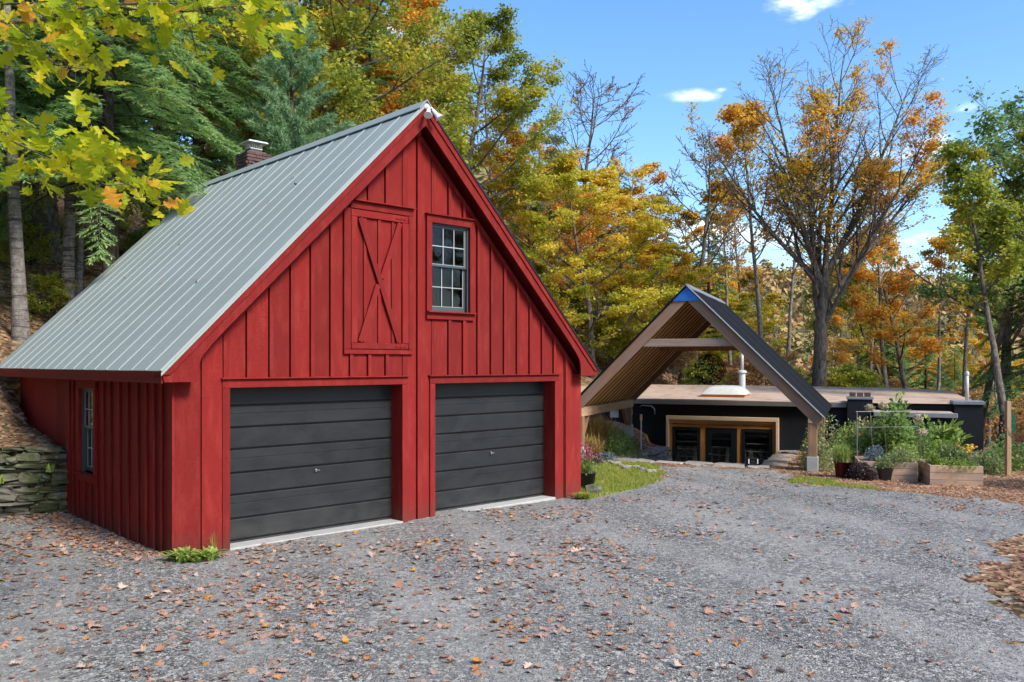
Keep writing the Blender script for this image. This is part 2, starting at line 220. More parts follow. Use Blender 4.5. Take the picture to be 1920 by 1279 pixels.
# ------------------------------------------------------------------ mesh helpers
def mk(name, v, f, rnd=None, smooth=False):
    me = bpy.data.meshes.new(name); v = np.asarray(v, np.float32)
    if isinstance(f, np.ndarray):
        n, kk = f.shape; me.vertices.add(len(v)); me.vertices.foreach_set('co', v.ravel()); me.loops.add(n*kk); me.loops.foreach_set('vertex_index', f.ravel().astype(np.int32))
        me.polygons.add(n); me.polygons.foreach_set('loop_start', np.arange(0, n*kk, kk, dtype=np.int32)); me.polygons.foreach_set('loop_total', np.full(n, kk, np.int32)); me.update(calc_edges=True)
    else: me.from_pydata(v.tolist(), [], f)
    if rnd is not None:
        a = me.attributes.new('rnd', 'FLOAT', 'FACE'); a.data.foreach_set('value', np.asarray(rnd, np.float32))
    if smooth: me.polygons.foreach_set('use_smooth', np.ones(len(me.polygons), bool))
    return me
def obj(name, me, mat=None, parent=None, loc=None, rot=None, scale=None, **props):
    o = bpy.data.objects.new(name, me); COL.objects.link(o)
    if mat is not None and len(me.materials) == 0: me.materials.append(M[mat] if isinstance(mat, str) else mat)
    if parent is not None: o.parent = parent
    if loc is not None: o.location = loc
    if rot is not None: o.rotation_euler = rot
    if scale is not None: o.scale = scale
    for a, b in props.items(): o[a] = b
    return o
def thing(name, label, cat, loc=(0, 0, 0), rz=0, group=None):
    o = bpy.data.objects.new(name, None); COL.objects.link(o); o.location = loc; o.rotation_euler = (0, 0, rz); o['label'] = label; o['category'] = cat; o.empty_display_size = .2
    if group: o['group'] = group
    return o
class MB:
    def __init__(s): s.v = []; s.f = []
    def add(s, v, f):
        b = len(s.v); s.v += [tuple(p) for p in v]; s.f += [tuple(i+b for i in q) for q in f]; return s
    def box(s, x0, x1, y0, y1, z0, z1, ch=0.0, mat=None):
        if ch <= 0 or min(x1-x0, y1-y0, z1-z0) < 2.2*ch:
            v = [(x, y, z) for x in (x0, x1) for y in (y0, y1) for z in (z0, z1)]
            f = [(0, 1, 3, 2), (4, 6, 7, 5), (0, 4, 5, 1), (2, 3, 7, 6), (0, 2, 6, 4), (1, 5, 7, 3)]
        else:
            v = []; X = (x0, x1); Y = (y0, y1); Z = (z0, z1); sg = (1, -1)
            for i in (0, 1):
                for j in (0, 1):
                    for l in (0, 1):
                        a, b, c_ = X[i], Y[j], Z[l]; d, e, g = ch*sg[i], ch*sg[j], ch*sg[l]
                        v += [(a, b+e, c_+g), (a+d, b, c_+g), (a+d, b+e, c_)]
            I = lambda i, j, l, q: (i*4+j*2+l)*3+q
            f = []
            for i in (0, 1): f.append(tuple(I(i, j, l, 0) for j, l in ((0, 0), (0, 1), (1, 1), (1, 0))))
            for j in (0, 1): f.append(tuple(I(i, j, l, 1) for i, l in ((0, 0), (0, 1), (1, 1), (1, 0))))
            for l in (0, 1): f.append(tuple(I(i, j, l, 2) for i, j in ((0, 0), (0, 1), (1, 1), (1, 0))))
            for i in (0, 1):
                for j in (0, 1): f.append((I(i, j, 0, 0), I(i, j, 0, 1), I(i, j, 1, 1), I(i, j, 1, 0)))
                for l in (0, 1): f.append((I(i, 0, l, 0), I(i, 0, l, 2), I(i, 1, l, 2), I(i, 1, l, 0)))
            for j in (0, 1):
                for l in (0, 1): f.append((I(0, j, l, 1), I(0, j, l, 2), I(1, j, l, 2), I(1, j, l, 1)))
            for i in (0, 1):
                for j in (0, 1):
                    for l in (0, 1): f.append((I(i, j, l, 0), I(i, j, l, 1), I(i, j, l, 2)))
        if mat is not None: v = [mat @ Vector(p) for p in v]
        return s.add(v, f)
    def prism(s, poly, y0, y1, axis='y'):
        n = len(poly); P = (lambda a, b, c: (a, c, b)) if axis == 'y' else ((lambda a, b, c: (c, a, b)) if axis == 'x' else (lambda a, b, c: (a, b, c)))
        v = [P(a, b, y0) for a, b in poly]+[P(a, b, y1) for a, b in poly]
        return s.add(v, [tuple(range(n)), tuple(range(2*n-1, n-1, -1))]+[(i, i+n, (i+1) % n+n, (i+1) % n) for i in range(n)])
    def tube(s, pts, r, n=6, cap=True):
        pts = [Vector(p) for p in pts]; rr = r if isinstance(r, (list, tuple)) else [r]*len(pts); v = []; ref = Vector((.31, .17, .93)).normalized()
        for i, p in enumerate(pts):
            t = (pts[min(i+1, len(pts)-1)]-pts[max(i-1, 0)]).normalized()
            a = t.cross(ref if abs(t.dot(ref)) < .95 else Vector((1, 0, 0))).normalized(); b = t.cross(a)
            v += [tuple(p+(a*math.cos(2*math.pi*j/n)+b*math.sin(2*math.pi*j/n))*rr[i]) for j in range(n)]
        f = [(i*n+j, i*n+(j+1) % n, (i+1)*n+(j+1) % n, (i+1)*n+j) for i in range(len(pts)-1) for j in range(n)]
        if cap: f += [tuple(range(n-1, -1, -1)), tuple(range((len(pts)-1)*n, len(pts)*n))]
        return s.add(v, f)
    def lathe(s, prof, n=20, c=(0, 0, 0)):
        v = [(c[0]+r*math.cos(2*math.pi*j/n), c[1]+r*math.sin(2*math.pi*j/n), c[2]+z) for r, z in prof for j in range(n)]
        return s.add(v, [(i*n+j, i*n+(j+1) % n, (i+1)*n+(j+1) % n, (i+1)*n+j) for i in range(len(prof)-1) for j in range(n)])
    def mesh(s, name='m', smooth=False):
        me = mk(name, s.v, s.f, smooth=smooth)
        import bmesh
        b = bmesh.new(); b.from_mesh(me); bmesh.ops.recalc_face_normals(b, faces=b.faces); b.to_mesh(me); b.free(); return me
    def obj(s, name, mat, parent=None, smooth=False, **k): return obj(name, s.mesh(name, smooth), mat, parent, **k)
def bx(name, mat, par, *b, ch=0.0, **k): return MB().box(*b, ch=ch).obj(name, mat, par, **k)
def at(px, py, Y): return Vector(((px-960)/FPX*Y, Y, CAMH-(py-YH)/FPX*Y))
def sstep(a, b, x):
    t = np.clip((x-a)/(b-a), 0, 1); return t*t*(3-2*t)
# cheap smooth value noise
_P = rng.random((256, 256))
def vnoise(x, y):
    xi = np.floor(x).astype(int); yi = np.floor(y).astype(int); fx = x-xi; fy = y-yi; fx = fx*fx*(3-2*fx); fy = fy*fy*(3-2*fy)
    g = lambda a, b: _P[a % 256, b % 256]
    return (g(xi, yi)*(1-fx)+g(xi+1, yi)*fx)*(1-fy)+(g(xi, yi+1)*(1-fx)+g(xi+1, yi+1)*fx)*fy
def quads(P, D, N, L, Wd, fold=.0):
    """leaf quads: base P, direction D, normal N"""
    D = D/np.linalg.norm(D, axis=1, keepdims=True); Sx = np.cross(D, N); Sx /= np.linalg.norm(Sx, axis=1, keepdims=True)+1e-9; Nn = np.cross(Sx, D)
    L = np.broadcast_to(L, len(P))[:, None]; Wd = np.broadcast_to(Wd, len(P))[:, None]
    v = np.stack([P, P+D*L*.45+Sx*Wd/2+Nn*fold*L, P+D*L, P+D*L*.45-Sx*Wd/2+Nn*fold*L], 1).reshape(-1, 3); f = np.arange(len(P)*4).reshape(-1, 4); return v, f
def rvec(n): 
    a = rng.normal(size=(n, 3)); return a/np.linalg.norm(a, axis=1, keepdims=True)
# ------------------------------------------------------------------ frames of the two buildings
TH = .756; BO = np.array([-4.264, 10.6]); BU = np.array([math.cos(TH), math.sin(TH)]); BV = np.array([-BU[1], BU[0]])
BW, BL = 7.575, 7.75
PH = R(-22.2); F0 = np.array([4.41, 21.2]); CU = np.array([math.cos(PH), math.sin(PH)]); CV = np.array([-CU[1], CU[0]])
def blocal(x, y): dx, dy = x-BO[0], y-BO[1]; return dx*BU[0]+dy*BU[1], dx*BV[0]+dy*BV[1]
def clocal(x, y): dx, dy = x-F0[0], y-F0[1]; return dx*CU[0]+dy*CU[1], dx*CV[0]+dy*CV[1]
def cw(s, t, z=0): return Vector((F0[0]+s*CU[0]+t*CV[0], F0[1]+s*CU[1]+t*CV[1], z))
R0 = np.array([-7.31, 13.85]); RN = np.array([-.401, .916])
def hz(x, y):
    x = np.asarray(x, float); y = np.asarray(y, float); u, v = blocal(x, y); s, t = clocal(x, y)
    q = -.88*x+.47*y-12.2; hill = .25*(q+np.sqrt(q*q+1.2))-.02; hill = 30*np.tanh(np.maximum(hill, 0)/30)
    hill = hill*sstep(-3, .5, q)+ (vnoise(x*.45+9, y*.45)-.5)*.5*sstep(0, 4, q)
    hill = hill*(1-sstep(.05, .2, x/(np.hypot(x, y)+1))*sstep(48, 95, y)); z = hill.copy(); sdist = (x-R0[0])*RN[0]+(y-R0[1])*RN[1]
    left = (u < 0.03); z = np.where(left & (sdist < 0), 0, z); z = np.where(left & (sdist >= 0), np.maximum(1.0+.16*sdist, hill-.15), z)
    z = np.where((u >= .03) & (u < BW) & (v > -.3) & (v < BL), 0.0, z)
    z = z-.13*sstep(13, 19, y)*sstep(-1, 2, x)*(1-sstep(0, 3, q))
    bank = .55*sstep(-2.05, -3.8, s)*sstep(1.0, 3.0, t)*(1-sstep(0, 2, q)); z = z+bank
    z = z-.033*np.clip(t, 0, 7)*((s > -2.6) & (s < 5))
    pit = (s > -1.85) & (s < 1.72) & (t > .3) & (t < 7.2); z = np.where(pit, -.15-1.65*sstep(.3, 3.2, t), z)
    r = np.hypot(x, y); z = z-13*sstep(48, 150, y)*sstep(-5, 45, x)-2.5*sstep(12, 30, x)*sstep(0, 40, y)
    far = (52+10*np.sin(x*.011+1.3)+7*np.sin(x*.023+y*.01)); z = z+far*sstep(170, 520, r)*sstep(-.1, .25, y/(r+1))+(14+vnoise(x/60, y/60)*10)*sstep(90, 260, r)*sstep(.12, -.3, x/(r+1))
    z = z+(vnoise(x*.7, y*.7)-.5)*.035*(1-sstep(0, 2, q))*sstep(2, 5, v*-1+8)
    return z
def hz1(x, y): return float(hz(np.array([x]), np.array([y]))[0])
def ing(x, y, poly):
    ins = np.zeros(x.shape, bool); n = len(poly)
    for i in range(n):
        x1, y1 = poly[i]; x2, y2 = poly[(i+1) % n]; c_ = ((y1 > y) != (y2 > y)) & (x < (x2-x1)*(y-y1)/((y2-y1) or 1e-9)+x1); ins ^= c_
    return ins
rr0 = (R0[0]-9*.916, R0[1]-9*.401)
DRIVE = [(3.75, 21.15), (3.6, 19.0), (2.62, 17.25), (1.45, 15.5), (1.30, 15.75), tuple(BO+BU*7.45+BV*.9), tuple(BO+BU*3+BV*1.5), tuple(BO+BU*.3+BV*1.5), (R0[0]+.3, R0[1]-.02), tuple(R0), rr0, (-30, 5), (-30, -5), (3.6, -5), (4.1, 4.5), (4.2, 6.46), (4.75, 8.07), (5.2, 9.4), (6.9, 11.6), (8.9, 13.6), (9.0, 14.6), (8.5, 15.5), (7.75, 16.4), (6.94, 17.1), (6.1, 18.4), (6.3, 20.2)]
LAWN1 = [(3.75, 21.15), (3.5, 19.0), (2.62, 17.2), (1.45, 15.5), (1.30, 15.0), (-.6, 16.5), (.6, 18.5), (1.35, 21.2), (2.3, 22.1), (3.3, 21.5)]
LAWN2 = [(6.1, 18.4), (6.94, 17.1), (7.5, 17.0), (7.2, 17.7), (6.5, 18.9), (6.25, 19.3)]
def region(x, y):
    jx = (vnoise(x*2.3+5, y*2.3)-.5)*.5+(vnoise(x*9, y*9+4)-.5)*.22; jy = (vnoise(x*2.3, y*2.3+50)-.5)*.5+(vnoise(x*9+30, y*9)-.5)*.22
    u, v = blocal(x, y); s, t = clocal(x, y); nearb = (np.abs(v) < .5) | (np.abs(u) < .5); jx = np.where(nearb, 0, jx); jy = np.where(nearb, 0, jy); X, Y = x+jx, y+jy
    q = -.88*x+.47*y-12.2; reg = np.zeros(x.shape, int)
    reg[(q < .8) & (y > 14.0) & (y < 32) & (x > 0)] = 3
    reg[(x > 9.0+jx*2) & (y < 15.3)] = 0; reg[(y > 14) & (x > 12.5+jx*3)] = 0
    reg[ing(X, Y, LAWN1)] = 2; reg[ing(X, Y, LAWN2)] = 2; reg[ing(X, Y, DRIVE)] = 1
    sdist = (x-R0[0])*RN[0]+(y-R0[1])*RN[1]; reg[(u < 0) & (sdist > -.02)] = 0
    reg[(s > -1.85) & (s < 1.72) & (t > .3) & (t < 7.2)] = 1
    return reg
def gridmesh(x0, x1, y0, y1, st):
    xs = np.arange(x0, x1+st/2, st); ys = np.arange(y0, y1+st/2, st); X, Y = np.meshgrid(xs, ys); nx = len(xs); i = np.arange(len(ys)-1)[:, None]*nx+np.arange(nx-1)[None]
    q = np.stack([i, i+1, i+nx+1, i+nx], -1).reshape(-1, 4); return X.ravel(), Y.ravel(), q
X, Y, Q = gridmesh(-14, 16, 1, 31, .1); Z = hz(X, Y)
# the driveway's own small unevenness
Z = Z+np.where(hz(X, Y)*0+region(X, Y) == 1, (vnoise(X*3, Y*3)-.5)*.018+(vnoise(X*1.1+4, Y*1.1)-.5)*.03, (vnoise(X*4, Y*4)-.5)*.03)
cx = X[Q].mean(1); cy = Y[Q].mean(1); RG = region(cx, cy)
def gz(x, y):   # height at points on the fine grid
    i = np.clip(((np.asarray(x)+14)/.1), 0, 299.99); j = np.clip(((np.asarray(y)-1)/.1), 0, 299.99); a = i.astype(int); b = j.astype(int); fx = i-a; fy = j-b; Zg = Z.reshape(301, 301)
    return (Zg[b, a]*(1-fx)+Zg[b, a+1]*fx)*(1-fy)+(Zg[b+1, a]*(1-fx)+Zg[b+1, a+1]*fx)*fy
for k_, (nm, mt) in enumerate([('ground', 'litter'), ('driveway', 'gravel'), ('lawn', 'turf'), ('garden_ground', 'mulch')]):
    q = Q[RG == k_]; used, inv = np.unique(q.ravel(), return_inverse=True)
    obj(nm, mk(nm, np.stack([X[used], Y[used], Z[used]], 1), inv.reshape(-1, 4).astype(np.int32), smooth=True), mt, kind='structure')
def ring(nm, mt, b, st, hole, dz):
    x, y, q = gridmesh(*b, st); cx_ = x[q].mean(1); cy_ = y[q].mean(1); keep = ~((cx_ > hole[0]) & (cx_ < hole[1]) & (cy_ > hole[2]) & (cy_ < hole[3])); q = q[keep]; z = hz(x, y)+dz
    used, inv = np.unique(q.ravel(), return_inverse=True); obj(nm, mk(nm, np.stack([x[used], y[used], z[used]], 1), inv.reshape(-1, 4).astype(np.int32), smooth=True), mt, kind='structure')
ring('forest_floor', 'litter', (-80, 80, -40, 120), .8, (-13.5, 15.5, 1.5, 30.5), -.05)
ring('hills', 'litter', (-1200, 1200, -1200, 1200), 12, (-75, 75, -34, 114), -.4)
# ------------------------------------------------------------------ the red barn
barn = thing('red_barn', 'red board-and-batten barn with two dark grey garage doors and a grey-green metal roof', 'barn', (BO[0], BO[1], 0), TH)
RK = 1.016    # roof slope dz/du
def rake_z(u): return 6.12+.0-abs(u-BW/2)*RK   # underside line of the roof over the wall
AP = 6.43; EU = -.245; RT = lambda u: AP-abs(u-BW/2)*RK    # top line of the rake
HOLES = [(.724, 3.5, -.1, 2.12), (4.14, 6.9, -.1, 2.12), (2.58, 3.62, 2.65, 4.72), (4.07, 4.875, 3.28, 4.69)]
BAT = [.34, .651, .968, 1.296, 1.613, 1.927, 2.244, 2.57, 2.885, 3.20, 3.53, 3.80, 4.10, 4.425, 4.73, 5.045, 5.347, 5.649, 5.956, 6.264, 6.574, 6.88, 7.168]
def wallboard(ua, ub, name='board', mat='red', v0=0.0, v1=.022, gap=.003):
    cuts = sorted({ua, ub}|{e for h in HOLES for e in h[:2] if ua < e < ub})
    if ua < BW/2 < ub: cuts = sorted(set(cuts)|{BW/2})
    for a, b in zip(cuts, cuts[1:]):
        if b-a < .012: continue
        zs = [(-.12, None)]
        hs = sorted([h for h in HOLES if h[0] < (a+b)/2 < h[1]], key=lambda h: h[2]); lo_z = -.12; segs = []
        for h in hs:
            if h[2] > lo_z+.02: segs.append((lo_z, h[2]))
            lo_z = h[3]
        segs.append((lo_z, None))
        for z0, z1 in segs:
            a2, b2 = a+gap/2, b-gap/2-(.011 if b in BAT else 0); jit = random.uniform(0, .0025)
            if z1 is None: poly = [(a2, z0), (b2, z0), (b2, rake_z(b2)), (a2, rake_z(a2))]
            else: poly = [(a2, z0), (b2, z0), (b2, z1), (a2, z1)]
            if poly[2][1] <= z0+.02 and z1 is None: continue
            MB().prism(poly, v0-jit, v1).obj(name, mat, fw)
fw = obj('wall', MB().prism([(0.02, -.1), (.02, 2.1), (BW/2, 5.95), (BW-.02, 2.1), (BW-.02, -.1), (6.93, -.1), (6.93, 2.15), (4.11, 2.15), (4.11, -.1), (3.53, -.1), (3.53, 2.15), (.69, 2.15), (.69, -.1)], .03, .05).mesh(), 'red', barn)
# the sheathing is only behind solid boards: windows are cut by using separate strips
bpy.data.objects.remove(fw); fw = MB().box(.02, .70, .026, .05, -.1, 2.3).box(3.52, 4.12, .026, .05, -.1, 2.3).box(6.92, BW-.02, .026, .05, -.1, 2.2).box(.2, BW-.2, .026, .05, 2.3, 2.42).obj('wall', 'red', barn)
cuts = [0]+BAT+[BW]
for a, b in zip(cuts, cuts[1:]): wallboard(a, b)
def batten(u, w=.055, z0=None, z1=None, vv=-.034):
    a, b = u-w/2, u+w/2; segs = []; lo_z = -.12
    F = [(.62, 3.61, -.2, 2.26), (4.03, 7.0, -.2, 2.26), (2.455, 3.71, 2.575, 4.86), (3.96, 4.99, 3.15, 4.84)]
    for h in sorted([h for h in F if h[0] < u+.02 and u-.02 < h[1]], key=lambda h: h[2]):
        if h[2] > lo_z+.03: segs.append((lo_z, h[2]))
        lo_z = max(lo_z, h[3])
    segs.append((lo_z, None))
    for z0_, z1_ in segs:
        if z1_ is None: poly = [(a, z0_), (b, z0_), (b, rake_z(b)), (a, rake_z(a))]
        else: poly = [(a, z0_), (b, z0_), (b, z1_), (a, z1_)]
        if poly[2][1] > z0_+.03: MB().prism(poly, vv+random.uniform(-.003, .003), -.001).obj('batten', 'red', fw)
for u in BAT:
    if u in (.34, .651, 3.53, 3.80, 4.10, 7.168): continue
    batten(u+.025)
for h0, h1, nm in ((2.872, 2.925, 0), (2.60, 2.6, 0)):
    pass
# corner boards, door casings, headers
MB().prism([(-.03, -.12), (.338, -.12), (.338, 2.52), (.2, 2.52), (.2, 2.22), (-.03, 2.22)], -.006, -.002).obj('corner_board', 'red', fw)
MB().prism([(.348, -.12), (.616, -.12), (.616, rake_z(.616)), (.348, rake_z(.348))], -.034, -.002).obj('corner_board', 'red', fw)
MB().prism([(7.19, -.2), (BW+.03, -.2), (BW+.03, 2.2), (7.40, 2.2), (7.19, rake_z(7.19))], -.034, -.002).obj('corner_board', 'red', fw)
MB().box(3.875, 4.03, -.020, -.002, -.12, 2.23).obj('board', 'red', fw)
MB().prism([(3.80, -.12), (3.87, -.12), (3.87, 5.98), (3.80, 6.05)], -.032, -.001).obj('batten', 'red', fw)
for (a, b) in ((.724, 3.5), (4.14, 6.9)):
    dr = bx('door_casing', 'red', barn, a-.105, a, -.045, .0, -.12, 2.12, ch=.004)
    bx('door_casing', 'red', barn, b, b+.105, -.045, .0, -.12, 2.12, ch=.004)
    bx('door_header', 'red', barn, a-.105, b+.105, -.045, .0, 2.123, 2.235, ch=.004); bx('drip_cap', 'red', barn, a-.125, b+.125, -.085, .0, 2.238, 2.258, ch=.004)
    bx('door_jamb', 'red', barn, a-.03, a+.0, .001, .27, -.12, 2.12); bx('door_jamb', 'red', barn, b, b+.03, .001, .27, -.12, 2.12); bx('door_jamb', 'red', barn, a-.03, b+.03, .001, .27, 2.123, 2.15)
    d = MB(); prof = []
    seams = [2.14, 1.88, 1.58, 1.285, .962, .667, .344, .05, -.02]
    gd = bx('garage_door', 'door', barn, a-.02, b+.02, .30, .315, -.02, 2.14)
    for i, (zt, zb) in enumerate(zip(seams, seams[1:])):
        mid = {1: 1.762, 3: 1.15, 5: .541}.get(i)
        pf = [(.262, zb+.0), (.250, zb+.016)]
        pf += ([(.250, mid-.006), (.2555, mid-.001), (.2555, mid+.002), (.250, mid+.007)] if mid and zt-zb > .2 else [])
        pf += [(.250, zt-.030), (.262, zt-.018), (.285, zt-.012), (.285, zt)]
        pf += [(.298, zt), (.298, zb), (.285, zb)]
        pm = MB(); nseg = 14; n = len(pf); vs = []
        for j in range(nseg+1):
            uu = a-.02+(b-a+.04)*j/nseg
            for (vv, zz) in pf: 
                dz = 0
                dent = 0
                if a > 4 and 2 <= i <= 6: dent = .010*math.exp(-((uu-4.85-.05*i)/.13)**2)*math.sin(zz*9)+.006*math.exp(-((uu-4.35)/.1)**2)
                vs.append((uu, vv+(dent if vv < .256 else 0)+.0012*math.sin(uu*5+i), zz+dz))
        fs = [(j*n+q_, j*n+(q_+1) % n, (j+1)*n+(q_+1) % n, (j+1)*n+q_) for j in range(nseg) for q_ in range(n)]+[tuple(range(n)), tuple(range(nseg*n, nseg*n+n))]
        pm.add(vs, fs).obj('door_panel', 'door', gd)
    hu = 2.165 if a < 2 else 5.594
    hd = MB().tube([(hu, .25, .89), (hu, .215, .89)], .012, 10).box(hu-.035, hu+.045, .205, .218, .885, .90, ch=.003).box(hu-.012, hu+.012, .236, .25, .862, .918, ch=.003); hd.obj('handle', 'chrome', gd)
    bx('door_sill', 'concrete', barn, a-.01, b+.01, -.05, .30, -.2, .012, ch=.008)
# hatch
ht = bx('hayloft_hatch', 'red', barn, 2.60, 3.60, .004, .014, 2.66, 4.71)
for a, b, c_, d_ in ((2.46, 2.574, 2.655, 4.73), (3.622, 3.705, 2.655, 4.73), (2.46, 3.705, 2.585, 2.652)): bx('hatch_frame', 'red', ht, a, b, -.045, .0, c_, d_, ch=.004)
MB().prism([(2.565, 4.735), (3.71, 4.735), (3.71, 4.842), (2.60, 4.842)], -.045, 0).obj('hatch_frame', 'red', ht); MB().prism([(2.62, 4.845), (3.73, 4.845), (3.73, 4.862), (2.62, 4.862)], -.10, 0).obj('drip_cap', 'red', ht)
for a, b in ((2.684, 2.80), (2.80, 3.055), (3.055, 3.303), (3.303, 3.50)): bx('board', 'red', ht, a+.002, b-.002, -.012, .003, 2.745, 4.615)
for u in (2.83, 3.083, 3.33): bx('batten', 'red', ht, u-.026, u+.026, -.034, -.013, 2.755, 4.612, ch=.003)
bx('rail', 'red', ht, 2.58, 3.617, -.050, -.0, 2.662, 2.752, ch=.004); bx('rail', 'red', ht, 2.58, 3.617, -.050, -.0, 4.615, 4.718, ch=.004); bx('stile', 'red', ht, 2.58, 2.684, -.048, -.0, 2.755, 4.612, ch=.004); bx('stile', 'red', ht, 3.50, 3.617, -.048, -.0, 2.755, 4.612, ch=.004)
def barr(p, q, w, v0, v1, name, par, mat='red'):
    p = Vector(p); q = Vector(q); d = (q-p).normalized(); n = Vector((-d.y, d.x))*w/2
    MB().prism([tuple(p-n), tuple(q-n), tuple(q+n), tuple(p+n)], v0, v1).obj(name, mat, par)
barr((2.73, 4.60), (3.43, 2.77), .083, -.062, -.035, 'brace', ht); barr((3.45, 4.60), (3.115, 3.73), .083, -.061, -.035, 'brace', ht); barr((3.045, 3.63), (2.73, 2.77), .083, -.061, -.035, 'brace', ht)
for zz in (2.70, 4.665):
    hg = MB().box(3.36, 3.56, -.056, -.050, zz-.012, zz+.012, ch=.002).box(3.56, 3.66, -.054, -.046, zz-.022, zz+.022, ch=.002).tube([(3.615, -.062, zz-.035), (3.615, -.062, zz+.035)], .012, 8)
    for uu in (3.39, 3.46, 3.53): hg.tube([(uu, -.05, zz), (uu, -.066, zz)], .011, 8)
    hg.obj('hinge', 'red', ht)
# sash windows -------------------------------------------------------
def sash_window(par, a, b, z0, z1, P, drop=.0, inner='interior', fw_=.10):
    """a..b opening, P maps (along, depth, z) boxes: depth negative is outward"""
    wd = P('window', 'dkwin', par, a, a+.022, .01, .12, z0, z1)
    P('frame', 'dkwin', wd, b-.022, b, .01, .12, z0, z1); P('frame', 'dkwin', wd, a+.022, b-.022, .01, .12, z1-.022, z1)
    P('casing', 'red', wd, a-fw_, a-.001, -.045, 0, z0, z1); P('casing', 'red', wd, b+.001, b+fw_, -.045, 0, z0, z1); P('casing', 'red', wd, a-fw_, b+fw_, -.045, 0, z1+.002, z1+.12)
    P('drip_cap', 'red', wd, a-fw_-.015, b+fw_+.015, -.085, 0, z1+.123, z1+.14); P('sill', 'red', wd, a-fw_, b+fw_, -.10, .02, z0-.022, z0-.002); P('apron', 'red', wd, a-fw_, b+fw_, -.045, 0, z0-.125, z0-.024)
    mid = (z0+z1)/2+.02
    for (zz0, zz1, dep) in ((mid, z1-.024, .03), (z0+.012, mid+.03, .07)):
        s = P('sash', 'dkwin', wd, a+.024, a+.06, dep, dep+.035, zz0, zz1); P('sash_rail', 'dkwin', wd, b-.06, b-.024, dep, dep+.035, zz0, zz1)
        bt = .07 if zz0 < mid-.1 else .035; P('sash_rail', 'dkwin', wd, a+.06, b-.06, dep, dep+.035, zz0, zz0+bt); P('sash_rail', 'dkwin', wd, a+.06, b-.06, dep, dep+.035, zz1-.035, zz1)
        ga, gb, gc, gd_ = a+.06, b-.06, zz0+bt, zz1-.035
        w3 = (gb-ga)/3; hm = (gc+gd_)/2
        for i in range(3):
            for j in range(2): P('pane', 'glass', wd, ga+i*w3, ga+(i+1)*w3, dep+.016, dep+.019, (gc, hm)[j], (hm, gd_)[j])
        for i in (1, 2): P('muntin', 'muntin', wd, ga+i*w3-.0075, ga+i*w3+.0075, dep+.002, dep+.015, gc, gd_)
        P('muntin', 'muntin', wd, ga, gb, dep+.003, dep+.0145, hm-.0075, hm+.0075)
        P('muntin', 'muntin', wd, ga, gb, dep+.003, dep+.0145, gc, gc+.008); P('muntin', 'muntin', wd, gb-.01, gb, dep+.004, dep+.0135, gc, gd_)
    return wd
def PF(name, mat, par, a, b, d0, d1, z0, z1): return bx(name, mat, par, a, b, d0, d1, z0, z1)
w1 = sash_window(barn, 4.075, 4.87, 3.28, 4.69, PF); w1['label'] = 'twelve-pane sash window beside the hayloft hatch'
def PS(name, mat, par, a, b, d0, d1, z0, z1): return bx(name, mat, par, d0, d1, a, b, z0, z1)
w2 = sash_window(barn, 3.0, 3.72, .74, 2.06, PS, fw_=.09); w2['label'] = 'narrow sash window in the shaded side wall'
# side wall (left) of boards and battens
sw = bx('side_wall', 'red', barn, .026, .05, 3.75, 4.36, -.1, 2.3)
SB = [.363, .62, .90, 1.22, 1.587, 1.936, 2.301, 2.62, 2.90, 3.20, 3.5, 3.82, 4.09]
def sboard(a, b, u0, u1, z0, z1, nm='board'): MB().box(u0+random.uniform(0, .003), u1, a+.0015, b-.0015, z0, z1).obj(nm, 'red', sw)
sc = sorted(set([.02]+SB+[4.36, 3.0, 3.72]))
for a, b in zip(sc, sc[1:]):
    if 3.0 <= (a+b)/2 <= 3.72: sboard(a, b, 0, .022, -.12, .74); sboard(a, b, 0, .022, 2.06, 2.30)
    else: sboard(a, b, 0, .022, -.12, 2.30)
for v in SB:
    if 2.88 < v < 3.84: 
        MB().box(-.028, -.001, v-.026, v+.026, -.12, .60, ch=.003).obj('batten', 'red', sw)
    else: MB().box(-.028, -.001, v-.026, v+.026, -.12, 2.3, ch=.003).obj('batten', 'red', sw)
MB().box(-.03, -.001, 4.26, 4.39, -.12, 2.3, ch=.004).obj('corner_board', 'red', sw); MB().box(0, .10, 4.365, 4.39, -.12, 2.3).obj('corner_board', 'red', sw); bx('corner_board', 'red', sw, -.033, -.001, -.03, .12, -.12, 2.3, ch=.004)
vb = 4.39
while vb < 7.7:
    w_ = random.uniform(.42, .52); MB().box(.075+random.uniform(0, .006), .10, vb+.003, min(vb+w_, 7.74)-.003, -.1, 2.3).obj('board', 'red', sw); vb += w_
# back and right walls
bw = bx('back_wall', 'red', barn, .1, BW-.02, 7.72, 7.745, -.1, 2.3); MB().prism([(.1, 2.303), (BW-.02, 2.303), (BW/2, 6.1)], 7.72, 7.745).obj('board', 'red', bw)
rw = bx('right_wall', 'red', barn, BW-.025, BW-.001, .03, 7.715, -.2, 2.3)
for i in range(24): bx('batten', 'red', rw, BW+.0005, BW+.026, .3+i*.31, .35+i*.31, -.2, 2.3)
# inner ceiling/floor keep the inside dark
bx('loft_floor', 'interior', barn, .15, BW-.15, .35, 7.6, 2.32, 2.36); bx('floor_slab', 'concrete', barn, .05, BW-.05, .31, 7.6, -.15, -.01)
